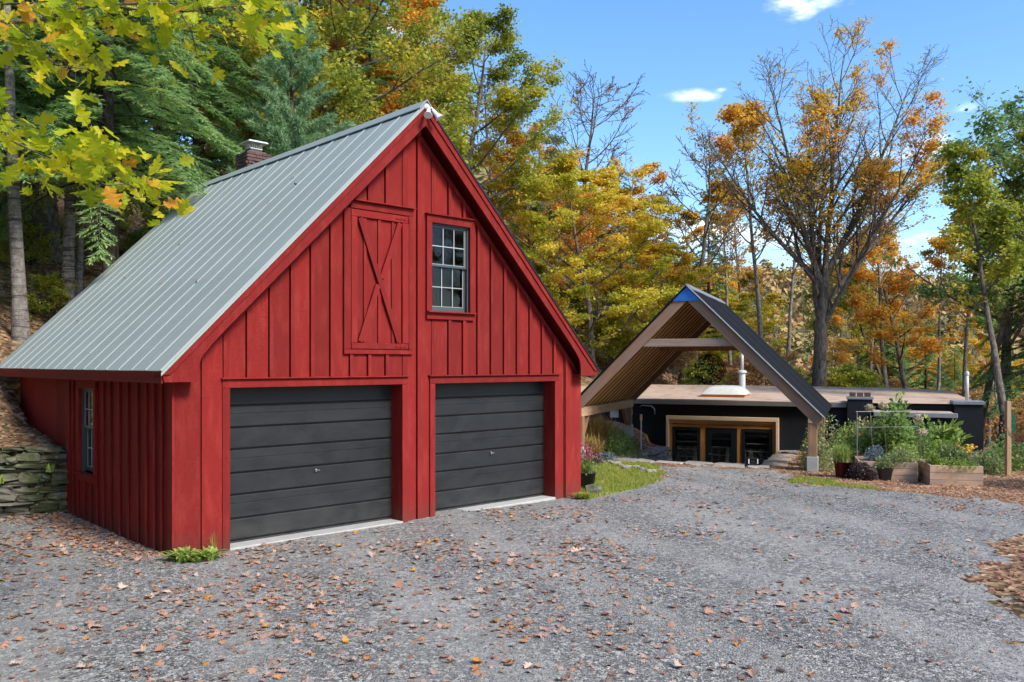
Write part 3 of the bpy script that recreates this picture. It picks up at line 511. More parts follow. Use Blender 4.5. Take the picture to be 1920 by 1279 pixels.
# roof
slopeL = math.hypot(BW/2-EU, (BW/2-EU)*RK); phi = math.atan(RK)
NP = 17; RV0, RV1 = -.275, 8.155; pw = (RV1-RV0)/NP
roof = bx('roof', 'red', barn, BW/2-.03, BW/2+.03, -.1, 8.0, 6.0, 6.28)
for side in (-1, 1):
    me = None
    for i in range(NP):
        m = MB(); L = slopeL+.02; sec = [(0, .0), (.016, .013), (.034, .013), (.050, .0), (.16, .0), (.168, .0022), (.172, .0022), (.18, 0), (.33, 0), (.338, .0022), (.342, .0022), (.35, 0), (pw+.004, .0)]
        vs = []
        for (tt, hh) in [(t_, h_) for t_, h_ in sec]+[(t_, h_-.012) for t_, h_ in reversed(sec)]:
            for d_ in (0.0, L):
                u = d_*math.cos(phi); z = -d_*math.sin(phi); nx_, nz_ = math.sin(phi), math.cos(phi)
                vs.append((BW/2+side*(u+nx_*hh), RV0+i*pw+tt, AP+.035+z+nz_*hh))
        n2 = len(sec)*2; fs = [(2*a, 2*a+1, 2*((a+1) % n2)+1, 2*((a+1) % n2)) for a in range(n2)]+[tuple(range(0, 2*n2, 2)), tuple(range(1, 2*n2, 2))]
        if me is None: base = m.add(vs, fs).mesh('roof_panel'); me = base; y_first = RV0
        o = obj('roof_panel', me, 'roof', roof, loc=(0, i*pw, random.uniform(0, .004)))
    # deck, eave board
    MB().prism([(BW/2, AP+.018), (BW/2+side*(BW/2-EU), AP+.018-(BW/2-EU)*RK), (BW/2+side*(BW/2-EU), AP-.07-(BW/2-EU)*RK), (BW/2, AP-.07)], RV0+.03, RV1-.03).obj('roof_deck', 'red', roof)
    ue = BW/2+side*(BW/2-EU)
    bx('eave_fascia', 'red', roof, min(ue-side*.03, ue-side*.005), max(ue-side*.03, ue-side*.005), RV0+.05, RV1-.05, 2.20, 2.335-.03)
    bx('soffit', 'red', roof, *(sorted((ue-side*.04, ue-side*.30))), .04 if side < 0 else .04, RV1-.1, 2.215, 2.235)
    # rake boards with the cornice return, front gable
    m = MB(); P_ = lambda u: BW/2+side*(BW/2-u)
    poly = [(EU+.01, RT(EU)-.02), (BW/2, AP-.005), (BW/2, AP-.30), (.47, RT(.47)-.275), (.37, RT(.37)-.285), (.30, 2.585), (.25, 2.52), (.225, 2.44), (.216, 2.35), (.214, 2.215), (EU+.03, 2.215)]
    m.prism([(P_(u), z) for u, z in poly], -.257, -.228).obj('rake_board', 'red', roof)
    m = MB(); poly = [(EU-.005, RT(EU)+.0), (BW/2, AP+.012), (BW/2, AP-.105), (EU+.10, RT(EU+.10)-.12), (EU-.005, 2.30)]
    m.prism([(P_(u), z) for u, z in poly], -.278, -.259).obj('rake_board', 'red', roof)
    m = MB(); m.prism([(P_(EU), RT(EU)-.02), (P_(BW/2), AP-.02), (P_(BW/2), AP-.06), (P_(EU), RT(EU)-.06)], -.226, .02).obj('soffit', 'red', roof)
    m = MB(); m.prism([(P_(.05), 2.24), (P_(.22), 2.24), (P_(.22), 2.218), (P_(EU+.03), 2.218), (P_(EU+.03), 2.24)], -.226, -.04).obj('soffit', 'red', roof)
    # frieze on the wall
    m = MB(); m.prism([(P_(.0), rake_z(0)-.0), (P_(BW/2), rake_z(BW/2)), (P_(BW/2), rake_z(BW/2)-.10), (P_(.0), rake_z(0)-.10)], -.030, -.001).obj('frieze_board', 'red', roof)
    # metal drip along the rake
    m = MB(); m.prism([(P_(EU-.02), RT(EU-.02)+.02), (BW/2, AP+.042), (BW/2, AP-.0), (P_(EU-.02), RT(EU-.02)-.022)], -.292, -.2795).obj('rake_flashing', 'roof' if side < 0 else 'iron', roof)
m = MB(); cp = .14
m.prism([(BW/2-cp, AP+.085-cp*RK), (BW/2, AP+.092), (BW/2+cp, AP+.085-cp*RK), (BW/2+cp, AP+.070-cp*RK), (BW/2, AP+.077), (BW/2-cp, AP+.070-cp*RK)], RV0-.02, RV1+.02).obj('ridge_cap', 'roof', roof)
# chimney of single bricks
CHU, CHV = 4.30, 6.55
chm = bx('chimney', 'mortar', barn, CHU-.235, CHU+.235, CHV-.235, CHV+.235, 5.2, 6.98)
bme = MB().box(-.102, .102, -.05, .05, -.029, .029, ch=.005).mesh('brick'); bme.materials.append(M['brick'])
for c_ in range(13):
    z = 6.14+c_*.068; ofs = .055 if c_ % 2 else -.055; ex = .03 if c_ >= 10 else 0
    for sdx in range(4):
        for j in (-1, 0, 1):
            a = j*.213+ofs*(.5); 
            if abs(a) > .23: a = math.copysign(.17, a)
            hw = .245+ex
            if sdx < 2: p = (CHU+a, CHV+(-hw if sdx == 0 else hw)*.82, z); r_ = 0
            else: p = (CHU+(-hw if sdx == 2 else hw)*.82, CHV+a, z); r_ = math.pi/2
            obj('brick', bme, None, chm, loc=(p[0]+random.uniform(-.004, .004), p[1]+random.uniform(-.004, .004), p[2]), rot=(0, 0, r_+random.uniform(-.02, .02)))
bx('crown', 'mortar', chm, CHU-.20, CHU+.20, CHV-.20, CHV+.20, 6.985, 7.03, ch=.01); bx('flue', 'terracotta', chm, CHU-.13, CHU+.13, CHV-.13, CHV+.13, 7.035, 7.09)
cg = MB()
for i in range(7):
    for j in (-1, 1): cg.box(CHU-.13+i*.043-.003, CHU-.13+i*.043+.003, CHV+j*.13-.003, CHV+j*.13+.003, 7.09, 7.22).box(CHU+j*.13-.003, CHU+j*.13+.003, CHV-.13+i*.043-.003, CHV-.13+i*.043+.003, 7.09, 7.22)
cg.box(CHU-.14, CHU+.14, CHV-.14, CHV+.14, 7.085, 7.10).obj('cap_mesh', 'galv', chm)
MB().prism([(CHU-.24, 7.215), (CHU+.24, 7.215), (CHU+.20, 7.245), (CHU-.20, 7.245)], CHV-.24, CHV+.24).obj('rain_cap', 'galv', chm)
# twin floodlight at the peak
fl = thing('floodlight', 'white twin-head floodlight mounted at the peak of the barn gable', 'lamp', (BO[0]+BU[0]*BW/2-BV[0]*.29, BO[1]+BU[1]*BW/2-BV[1]*.29, 6.40), TH)
MB().lathe([(0.001, -.02), (.05, -.02), (.055, .0), (.04, .02), (.001, .025)], 14).obj('base', 'white', fl, True, rot=(R(90), 0, 0))
for sx in (-1, 1):
    h = MB().tube([(0, -.02, 0), (sx*.04, -.07, -.02), (sx*.06, -.10, -.06)], .013, 8)
    h.obj('arm', 'white', fl, True)
    hh = MB().lathe([(.001, .06), (.026, .055), (.030, .0), (.034, -.04), (.062, -.105), (.068, -.115), (.060, -.118), (.001, -.108)], 18).obj('lamp_head', 'white', fl, True, loc=(sx*.06, -.11, -.09), rot=(R(-28), R(-sx*30), 0))
# ------------------------------------------------------------------ dry-stone retaining wall
rwall = thing('dry_stone_wall', 'low mossy dry-stone retaining wall at the left end of the barn', 'wall', (R0[0], R0[1], 0), math.atan2(-.401, -.916))
def rockmesh(seed, n=3):
    r_ = random.Random(seed); m = MB(); import bmesh
    b = bmesh.new(); bmesh.ops.create_cube(b, size=1); bmesh.ops.subdivide_edges(b, edges=b.edges[:], cuts=1, use_grid_fill=True)
    for v in b.verts:
        k_ = v.co.copy(); l_ = max(abs(k_.x), abs(k_.y), abs(k_.z)); cnt = sum(abs(abs(c__)-.5) < .01 for c__ in k_)
        v.co *= {3: .84, 2: .93, 1: 1.0, 0: 1}[cnt]; v.co += Vector((r_.uniform(-.09, .09), r_.uniform(-.09, .09), r_.uniform(-.14, .14)))
    me = bpy.data.meshes.new('stone'); b.to_mesh(me); b.free(); return me
rocks = [rockmesh(i) for i in range(10)]
for me in rocks: me.materials.append(M['stone'])
flags = [rockmesh(30+i) for i in range(5)]
for me in flags: me.materials.append(M['flag'])
z = -.08; cnt = 0
while z < 1.06:
    h = random.choice([.045, .055, .07, .09, .12, .15]); xw = -.12+random.uniform(-.1, 0)
    while xw < 4.2:
        w_ = random.uniform(.22, .75) if h < .12 else random.uniform(.25, .55); tilt = random.uniform(-.06, .09)
        obj('stone', random.choice(rocks), None, rwall, loc=(xw+w_/2, -.02+random.uniform(-.04, .04)-.10*(z/1.1), z+h/2+random.uniform(-.03, .03)), rot=(random.uniform(-.05, .05), tilt, random.uniform(-.12, .12)), scale=(w_*1.03, random.uniform(.30, .42), h*random.uniform(.8, 1.3))); xw += w_; cnt += 1
        if h > .12 and random.random() < .3: obj('stone', random.choice(rocks), None, rwall, loc=(xw+.05, .05, z+h*.4), rot=(0, random.uniform(-.1, .1), 0), scale=(.16, .3, h*.7)); xw += .1
    z += h
MB().box(-.3, 4.2, -.42, -.15, -.2, .98).obj('core', 'soil', rwall)
# ------------------------------------------------------------------ timber canopy
can = thing('timber_canopy', 'open timber A-frame entrance canopy with a black corrugated roof and blue peak', 'canopy', (F0[0], F0[1], 0), PH)
CZ = 4.43; CS = 3.2; CT = 6.0; SL = 1.0   # apex height, half width, length, slope
cz = lambda s: CZ-abs(s)*SL
for side in (-1, 1):
    th_ = .045
    # barge rafters at front and back
    for t0, t1, mt in ((0, .075, 'barge'), (CT-.075, CT, 'barge')):
        m = MB(); L = math.hypot(CS, CS); 
        m.box(.0, .24, t0, t1, -L+.02, -.02, ch=.006)
        o = m.obj('barge_rafter', mt, can)
        # rotate: local z runs along the slope, local x is the depth of the timber
        o.matrix_local = Matrix(((side*.7071, -0, -side*.7071, 0), (0, 1, 0, 0), (-.7071, 0, .7071, CZ-.075), (0, 0, 0, 1))) if side > 0 else Matrix(((.7071, 0, .7071, 0), (0, 1, 0, 0), (-.7071, 0, .7071, CZ-.075), (0, 0, 0, 1))) @ Matrix(((1, 0, 0, 0), (0, 1, 0, 0), (0, 0, 1, 0), (0, 0, 0, 1)))
        if side < 0:
            o.matrix_local = Matrix(((-.7071*-1, 0, .7071, 0), (0, 1, 0, 0), (-.7071, 0, .7071, CZ-.075), (0, 0, 0, 1)))
        o.data = o.data.copy()
        for v in o.data.vertices: v.co = o.matrix_local @ v.co
        o.matrix_local = Matrix.Identity(4)
        # now rebuild exactly as a sheared prism (plumb cut at the peak)
    for nm in [x for x in can.children if x.name.startswith('barge_rafter')]: pass
for o in [x for x in can.children if x.name.startswith('barge_rafter')]: bpy.data.objects.remove(o)
def rafter(side, t0, t1, top, dep, mat, name, s_in=0.0, s_out=CS):
    v = [(s_in, cz(s_in)-top), (s_out, cz(s_out)-top), (s_out-.06, cz(s_out-.06)-top-dep+.03), (s_out-.19, cz(s_out-.19)-top-dep), (s_in, cz(s_in)-top-dep)]
    # own mesh in a frame whose z axis runs along the rafter, so the grain follows it
    rot = Matrix.Rotation(side*R(135), 4, 'Y'); inv = rot.inverted()
    m = MB().prism([(side*a, b) for a, b in v], t0, t1); m.v = [tuple(inv @ Vector(p)) for p in m.v]
    o = m.obj(name, mat, can); o.rotation_euler = (0, side*R(135), 0); return o
for side in (-1, 1):
    rafter(side, 0, .07, .045, .36, 'barge', 'barge_rafter'); rafter(side, CT-.07, CT, .045, .36, 'barge', 'barge_rafter')
    for i in range(12):
        rafter(side, .40+i*.44, .44+i*.44, .065, .20, 'rafter', 'rafter', .03, CS-.02); rafter(side, .392+i*.44, .448+i*.44, .267, .020, 'litedgew', 'rafter_lit_edge', .03, CS-.24)  # pale strip added under each rafter paints in its sunlit bottom edge
    # ceiling boards between roof and rafters
    nb = 22
    for i in range(nb):
        a = i*CS/nb; b = (i+1)*CS/nb-.006
        MB().prism([(side*a, cz(a)-.045), (side*b, cz(b)-.045), (side*b, cz(b)-.062), (side*a, cz(a)-.062)], .075, CT-.075).obj('ceiling_board', 'deckw', can)
    # corrugated panels
    npn = 6; pl = (CT+.12)/npn
    for i in range(npn):
        n = 6*6; vs = []; 
        for j in range(n+1):
            t = -.06+i*pl+pl*j/n; hh = .024*math.cos(2*math.pi*j/6)+.004*(i % 2)
            for d_ in (0, CS+.06): 
                for k_ in (0, .01): vs.append((side*(d_+(hh-k_)*.7071), t, CZ-.022+.0-d_*SL+(hh-k_)*.7071))
        fs = [(4*j, 4*j+2, 4*j+6, 4*j+4) for j in range(n)]+[(4*j+1, 4*j+5, 4*j+7, 4*j+3) for j in range(n)]+[(4*j+2, 4*j+3, 4*j+7, 4*j+6) for j in range(n)]+[(4*j, 4*j+4, 4*j+5, 4*j+1) for j in range(n)]
        MB().add(vs, fs).obj('corrugated_panel', 'blackroof', can)
    MB().prism([(0, CZ+.005), (side*(CS+.07), CZ+.005-(CS+.07)), (side*(CS+.07), CZ-.035-(CS+.07)), (0, CZ-.035)], -.085, -.066).obj('edge_flashing', 'galv' if side > 0 else 'blackroof', can)
    ps = 2.86 if side < 0 else 2.98
    # plate beam with posts, piers, braces
    zt = cz(ps-.02)-.30; zt = 1.27 if side < 0 else 1.25
    MB().box(-.10, .10, 0, 5.55, -.24, 0, ch=.008).obj('plate_beam', 'timbery', can, loc=(side*ps, .0, zt))
    for t in (.02, 5.2):
        gzv = hz1(*cw(side*ps, t+.1).xy); gzv = min(gzv, .28 if side < 0 else 0)
        pt = gzv+.36; MB().box(-.105, .105, 0, .21, pt, zt-.242, ch=.008).obj('post', 'timberz', can, loc=(side*ps, t, 0))
        MB().box(-.13, .13, -.012, .222, gzv-.4, pt-.001, ch=.01).obj('pier', 'concrete', can, loc=(side*ps, t, 0))
        dr_ = 1 if t < 1 else -1
        br = MB().prism([(0, zt-.80), (.13, zt-.80), (.62, zt-.243), (.46, zt-.243)], -.055, .055, 'x')
        br.v = [(p[0], p[1]*dr_, p[2]) for p in br.v]; br.obj('knee_brace', 'timberz', can, loc=(side*ps, t+(.212 if dr_ > 0 else -.002), 0))
MB().box(-.05, .05, 0, CT, 0, .0).v
MB().prism([(0, CZ-.05), (.36, CZ-.41), (-.36, CZ-.41)], -.03, -.004).obj('peak_panel', 'blue', can)
MB().box(-.03, .03, .08, CT-.08, CZ-.36, CZ-.07).obj('ridge_board', 'rafter', can)
MB().prism([(-.12, CZ-.115+.02), (0, CZ+.025), (.12, CZ-.115+.02), (.12, CZ-.125), (0, CZ-.0), (-.12, CZ-.125)], -.08, CT+.08).obj('ridge_cap', 'greytrim', can)
for t in (.075, 5.60): MB().box(-1.34, 1.34, t, t+.14, 2.87, 3.07, ch=.008).obj('tie_beam', 'tie', can)
MB().box(-1.30, 1.30, 2.9, 2.98, 2.80, 2.99, ch=.006).obj('tie_beam', 'rafter', can)
# woven metal orb hanging under the canopy
om = MB(); orb_c = cw(.1, 2.94, 2.79-.52)
for i in range(46):
    a = Vector((random.gauss(0, 1), random.gauss(0, 1), random.gauss(0, 1))).normalized(); b = a.cross(Vector((random.gauss(0, 1), random.gauss(0, 1), random.gauss(0, 1)))).normalized(); tilt = random.uniform(-.55, .55); c_ = a.cross(b); t0 = random.uniform(0, 6); span = random.uniform(1.2, 3.0)
    om.tube([(a*math.cos(t0+span*j/8)+b*math.sin(t0+span*j/8)+c_*(tilt+.12*math.sin(j*1.7))).normalized()*.44 for j in range(9)], .007, 4)
for i in range(60):
    a = Vector((random.gauss(0, 1), random.gauss(0, 1), random.gauss(0, 1))).normalized(); t = a.cross(Vector((random.gauss(0, 1), random.gauss(0, 1), 1))).normalized(); b = a.cross(t)
    om.add([a*.44-t*.075, a*.45+b*.028, a*.44+t*.075, a*.45-b*.028, a*.437], [(0, 1, 4), (1, 2, 4), (2, 3, 4), (3, 0, 4)])
orb = om.obj('hanging_orb', 'iron', None, loc=tuple(orb_c)); orb['label'] = 'black openwork metal orb of woven leaves hanging under the timber canopy'; orb['category'] = 'light fixture'
bx('chain', 'iron', orb, -.006, .006, -.006, .006, .43, .53)
# ------------------------------------------------------------------ flat-roofed house
hs = thing('flat_roofed_house', 'low charcoal flat-roofed house set into the ground behind the timber canopy', 'house', tuple(cw(0, 7.0, 0)), PH)
FL = -1.82; RZ = 1.20
XL, XR = -11.5, 7.35; DEP = 9.6; bl, brr, bt_ = -1.97, 1.66, .69
wl = bx('wall', 'housewall', hs, XL, bl, 0, .2, -2.0, RZ-.10); bx('wall', 'housewall', hs, brr, XR, 0, .2, -2.0, RZ-.10); bx('wall', 'housewall', hs, bl, brr, 0, .2, bt_+.0, RZ-.10)
bx('wall', 'housewall', hs, XR-.2, XR, .2, DEP, -2, RZ-.10); bx('wall', 'housewall', hs, XL, XR-.2, DEP-.2, DEP, -2, RZ-.10)
bx('floor', 'interior', hs, bl-.4, brr+.4, -.05, 5, FL-.1, FL); bx('inner_wall', 'interior2', hs, bl-.5, brr+.5, 3.6, 3.7, FL, RZ-.1); bx('inner_wall', 'interior', hs, bl-.5, bl-.3, .2, 3.6, FL, RZ-.1); bx('inner_wall', 'interior', hs, brr+.3, brr+.5, .2, 3.6, FL, RZ-.1)
m = MB(); rx = [XL-.15, -8, -4, -1, 2, 5, XR+.05]; ry = [-.16, 2.5, 5, 7.5, DEP+.1]; vs = []
for j, y_ in enumerate(ry):
    for i, x_ in enumerate(rx): vs.append((x_, y_, RZ+.02+(.05*j if 0 < i < 6 else .03*j)+random.uniform(0, .03)+.012*(6-i)*(j/4)))
nx = len(rx); m.add(vs, [(j*nx+i, j*nx+i+1, (j+1)*nx+i+1, (j+1)*nx+i) for j in range(len(ry)-1) for i in range(nx-1)]); m.obj('roof', 'tarp', hs)
bx('roof_fascia', 'fascia', hs, XL-.1, 3.68, -.19, .005, RZ-.13, RZ+.02, ch=.008); bx('roof_fascia', 'fascia', hs, XR+.0, XR+.04, -.1, DEP, RZ-.13, RZ+.05)
bx('roof_deck', 'housewall', hs, XL, XR, .0, DEP, RZ-.095, RZ-.02)
# litter band and skylight, flue
bx('parapet_block', 'housewall', hs, 3.70, 4.42, -.28, .6, -1.0, RZ+.13); bx('cap_flashing', 'greytrim', hs, 3.67, 4.45, -.31, .63, RZ+.133, RZ+.20, ch=.006)
for i in range(3): bx('roof_vent', 'terracotta', hs, 3.76+i*.215, 3.94+i*.215, .05, .35, RZ+.20, RZ+.33)
sk = MB().box(-1.06, .42, 1.4, 2.9, RZ+.05, RZ+.16).obj('skylight_curb', 'cedar', hs)
dm = MB(); n = 12; vs = []
for j in range(n+1):
    for i in range(n+1):
        a, b = i/n*2-1, j/n*2-1; vs.append((-.32+a*.80, 2.15+b*.80, RZ+.165+.30*max(0, (1-a**4)*(1-b**4))**.8))
dm.add(vs, [(j*(n+1)+i, j*(n+1)+i+1, (j+1)*(n+1)+i+1, (j+1)*(n+1)+i) for j in range(n) for i in range(n)]).obj('skylight_dome', simple('skylight_acrylic', (.62, .60, .55), .3), sk, True)
fz = RZ+.1; fp = MB().lathe([(.12, 0), (.12, .80), (.11, .82)], 16, (0, 0, 0)).lathe([(.17, .78), (.17, .84), (.12, .88), (.05, .89)], 16).tube([(0, 0, .85), (0, 0, 1.62)], .055, 10).obj('flue_pipe', 'pvc', hs, True, loc=(-.05, 4.6, fz))
vp = MB().tube([(0, 0, 0), (0, 0, .90)], .05, 12).lathe([(.065, .88), (.065, .94), (.04, 1.0), (.001, 1.01)], 12).obj('vent_pipe', 'pvc', hs, True, loc=(7.15, 1.3, RZ))
# protruding low bay with its own roof, then the end pier
bx('bay_wall', 'housewall', hs, 4.46, 6.50, -1.75, -.001, -1, RZ-.28); bx('cap_flashing', 'greytrim', hs, 4.42, 6.58, -1.86, -1.72, RZ-.29, RZ-.16, ch=.01); bx('bay_roof', 'tarp', hs, 4.44, 6.55, -1.715, .0, RZ-.275, RZ-.19)
bx('end_pier', 'housewall', hs, 6.66, 7.42, -.14, .7, -1, RZ+.02); bx('cap_flashing', 'greytrim', hs, 6.62, 7.46, -.19, .75, RZ+.022, RZ+.12, ch=.008)
# entrance: casing, cladding boards, two windows and a door
bx('entrance_casing', 'palewood', hs, bl, brr, -.14, .02, bt_-.125, bt_, ch=.005); bx('entrance_casing', 'palewood', hs, bl, bl+.09, -.14, .02, FL, bt_-.127, ch=.005); bx('entrance_casing', 'palewood', hs, brr-.09, brr, -.14, .02, FL, bt_-.127, ch=.005)
wins = [(-1.77, -.86, -1.0, .30), (.50, 1.45, -1.0, .30)]; dx0, dx1, dz1 = -.66, .33, .29
z = FL; i = 0
while z < bt_-.14:
    z1 = min(z+.14, bt_-.13); spans = []
    segs = [bl+.092]
    obst = sorted([(a, b) for a, b, c_, d_ in wins if z1 > c_ and z < d_]+([(dx0, dx1)] if z < dz1 else []))
    x0_ = bl+.092
    for a, b in obst:
        if a > x0_: spans.append((x0_, a))
        x0_ = b
    spans.append((x0_, brr-.092))
    for a, b in spans: bx('cladding_board', 'cedar', hs, a, b, -.01+random.uniform(-.002, .002), .02, z+.002, z1-.002)
    z = z1
for a, b in ((-1.86, -1.79), (-.84, -.68), (.35, .48), (1.47, 1.55)): bx('cladding_trim', 'cedarv', hs, a, b, -.03, -.012, FL, .31)
bx('cladding_trim', 'cedar', hs, bl+.1, brr-.1, -.034, -.012, .315, .40)
for a, b, c_, d_ in wins:
    w_ = bx('entrance_window', 'iron', hs, a, a+.09, -.05, .02, c_, d_); bx('frame', 'iron', w_, b-.09, b, -.05, .02, c_, d_); bx('frame', 'iron', w_, a+.09, b-.09, -.05, .02, d_-.09, d_); bx('frame', 'iron', w_, a+.09, b-.09, -.05, .02, c_, c_+.09)
    bx('pane', 'glass', w_, a+.09, b-.09, -.01, -.004, c_+.09, d_-.09)
    for j in range(4): zz = c_+.3+j*.25; bx('blind_rail', 'interior2', w_, a+.12, b-.1, .1, .13, zz, zz+.03)
dd = bx('door', 'iron', hs, dx0, dx0+.17, -.04, .02, FL, dz1); bx('stile', 'iron', dd, dx1-.17, dx1, -.04, .02, FL, dz1); bx('rail', 'iron', dd, dx0+.17, dx1-.17, -.04, .02, dz1-.15, dz1); bx('rail', 'iron', dd, dx0+.17, dx1-.17, -.04, .02, FL, FL+.2)
bx('pane', 'glass', dd, dx0+.17, dx1-.17, -.01, -.004, FL+.2, dz1-.15); MB().tube([(dx0+.12, -.04, -.55), (dx0+.12, -.09, -.55), (dx0+.22, -.09, -.55)], .012, 6).obj('handle', 'chrome', dd)
for j in range(6): bx('blind_rail', 'interior2', dd, dx0+.2, dx1-.2, .1, .12, FL+.4+j*.27, FL+.425+j*.27)
gl_ = MB().tube([(-2.9, -.02, .95), (-2.75, -.25, 1.02), (-2.42, -.30, 1.0), (-2.32, -.30, .9), (-2.31, -.30, .72)], .018, 7).obj('gooseneck_lamp', 'greytrim', hs, True)
# stone lip, side walls of the sunken entrance
ent = thing('stone_kerb', 'row of flat pale stones edging the gravel in front of the sunken entrance', 'kerb', tuple(cw(0, .35, -.15)), PH)
s = -2.15
while s < 1.6:
    w_ = random.uniform(.45, .8); obj('stone', random.choice(flags), None, ent, loc=(s+w_/2, random.uniform(-.03, .03), random.uniform(-.01, .01)), rot=(random.uniform(-.03, .03), random.uniform(-.03, .03), random.uniform(-.08, .08)), scale=(w_*1.02, .5, .13)); s += w_
for (sx, t0, t1, lab, nm, k1) in ((-2.1, 1.0, 6.9, 'low fieldstone wall with flat caps along the left of the sunken entrance', 'entrance_wall', -1), (1.98, .9, 6.9, 'low stepped stone wall along the right of the sunken entrance beside the mulch', 'entrance_wall', 1)):
    ew = thing(nm, lab, 'wall', tuple(cw(sx, 0, 0)), PH)
    t = t0
    while t < t1:
        w_ = random.uniform(.45, .75); zt = -.17-.04*t; obj('cap_stone', random.choice(flags), None, ew, loc=(random.uniform(-.03, .03), t+w_/2, zt+.03), rot=(random.uniform(-.04, .04), random.uniform(-.04, .04), random.uniform(-.06, .06)), scale=(.62, w_*1.02, .10)); t += w_
    zz = -1.5
    while zz < -.22:
        h = random.uniform(.08, .15); t = t0-.1
        while t < t1:
            w_ = random.uniform(.2, .5); zt = -.2-.04*t
            if zz+h < zt+.03: obj('stone', random.choice(flags), None, ew, loc=(-k1*.14+random.uniform(-.03, .03), t+w_/2, zz+h/2), rot=(0, 0, random.uniform(-.1, .1)), scale=(.34, w_*1.05, h*1.1))
            t += w_
        zz += h
# ------------------------------------------------------------------ generic plants
def tubes(branches, sides):
    V = []; Fc = []; b0 = 0
    for pts, rad, lv in branches:
        n = sides[min(lv, len(sides)-1)]; pts = np.asarray(pts); m = len(pts); t = np.gradient(pts, axis=0); t /= np.linalg.norm(t, axis=1, keepdims=True)+1e-9
        ref = np.array([.31, .17, .93]) if abs(t[0, 2]) < .9 else np.array([1, .2, 0.]); a = np.cross(t, ref); a /= np.linalg.norm(a, axis=1, keepdims=True)+1e-9; b = np.cross(t, a); th = np.arange(n)*2*math.pi/n
        v = pts[:, None]+(a[:, None]*np.cos(th)[None, :, None]+b[:, None]*np.sin(th)[None, :, None])*np.asarray(rad)[:, None, None]
        V.append(v.reshape(-1, 3)); i = np.arange(m-1)[:, None]*n+np.arange(n)[None]; j = np.arange(m-1)[:, None]*n+(np.arange(n)[None]+1) % n
        Fc.append(np.stack([i, j, j+n, i+n], -1).reshape(-1, 4)+b0); b0 += m*n
    return np.concatenate(V), np.concatenate(Fc).astype(np.int32)
def walk(p, d, L, n, wob, up, r):
    pts = [p]; dirs = [d]
    for i in range(n):
        d = d+np.array([r.gauss(0, wob), r.gauss(0, wob), r.gauss(0, wob)+up]); d = d/np.linalg.norm(d); p = p+d*L/n; pts.append(p); dirs.append(d)
    return np.array(pts), np.array(dirs)
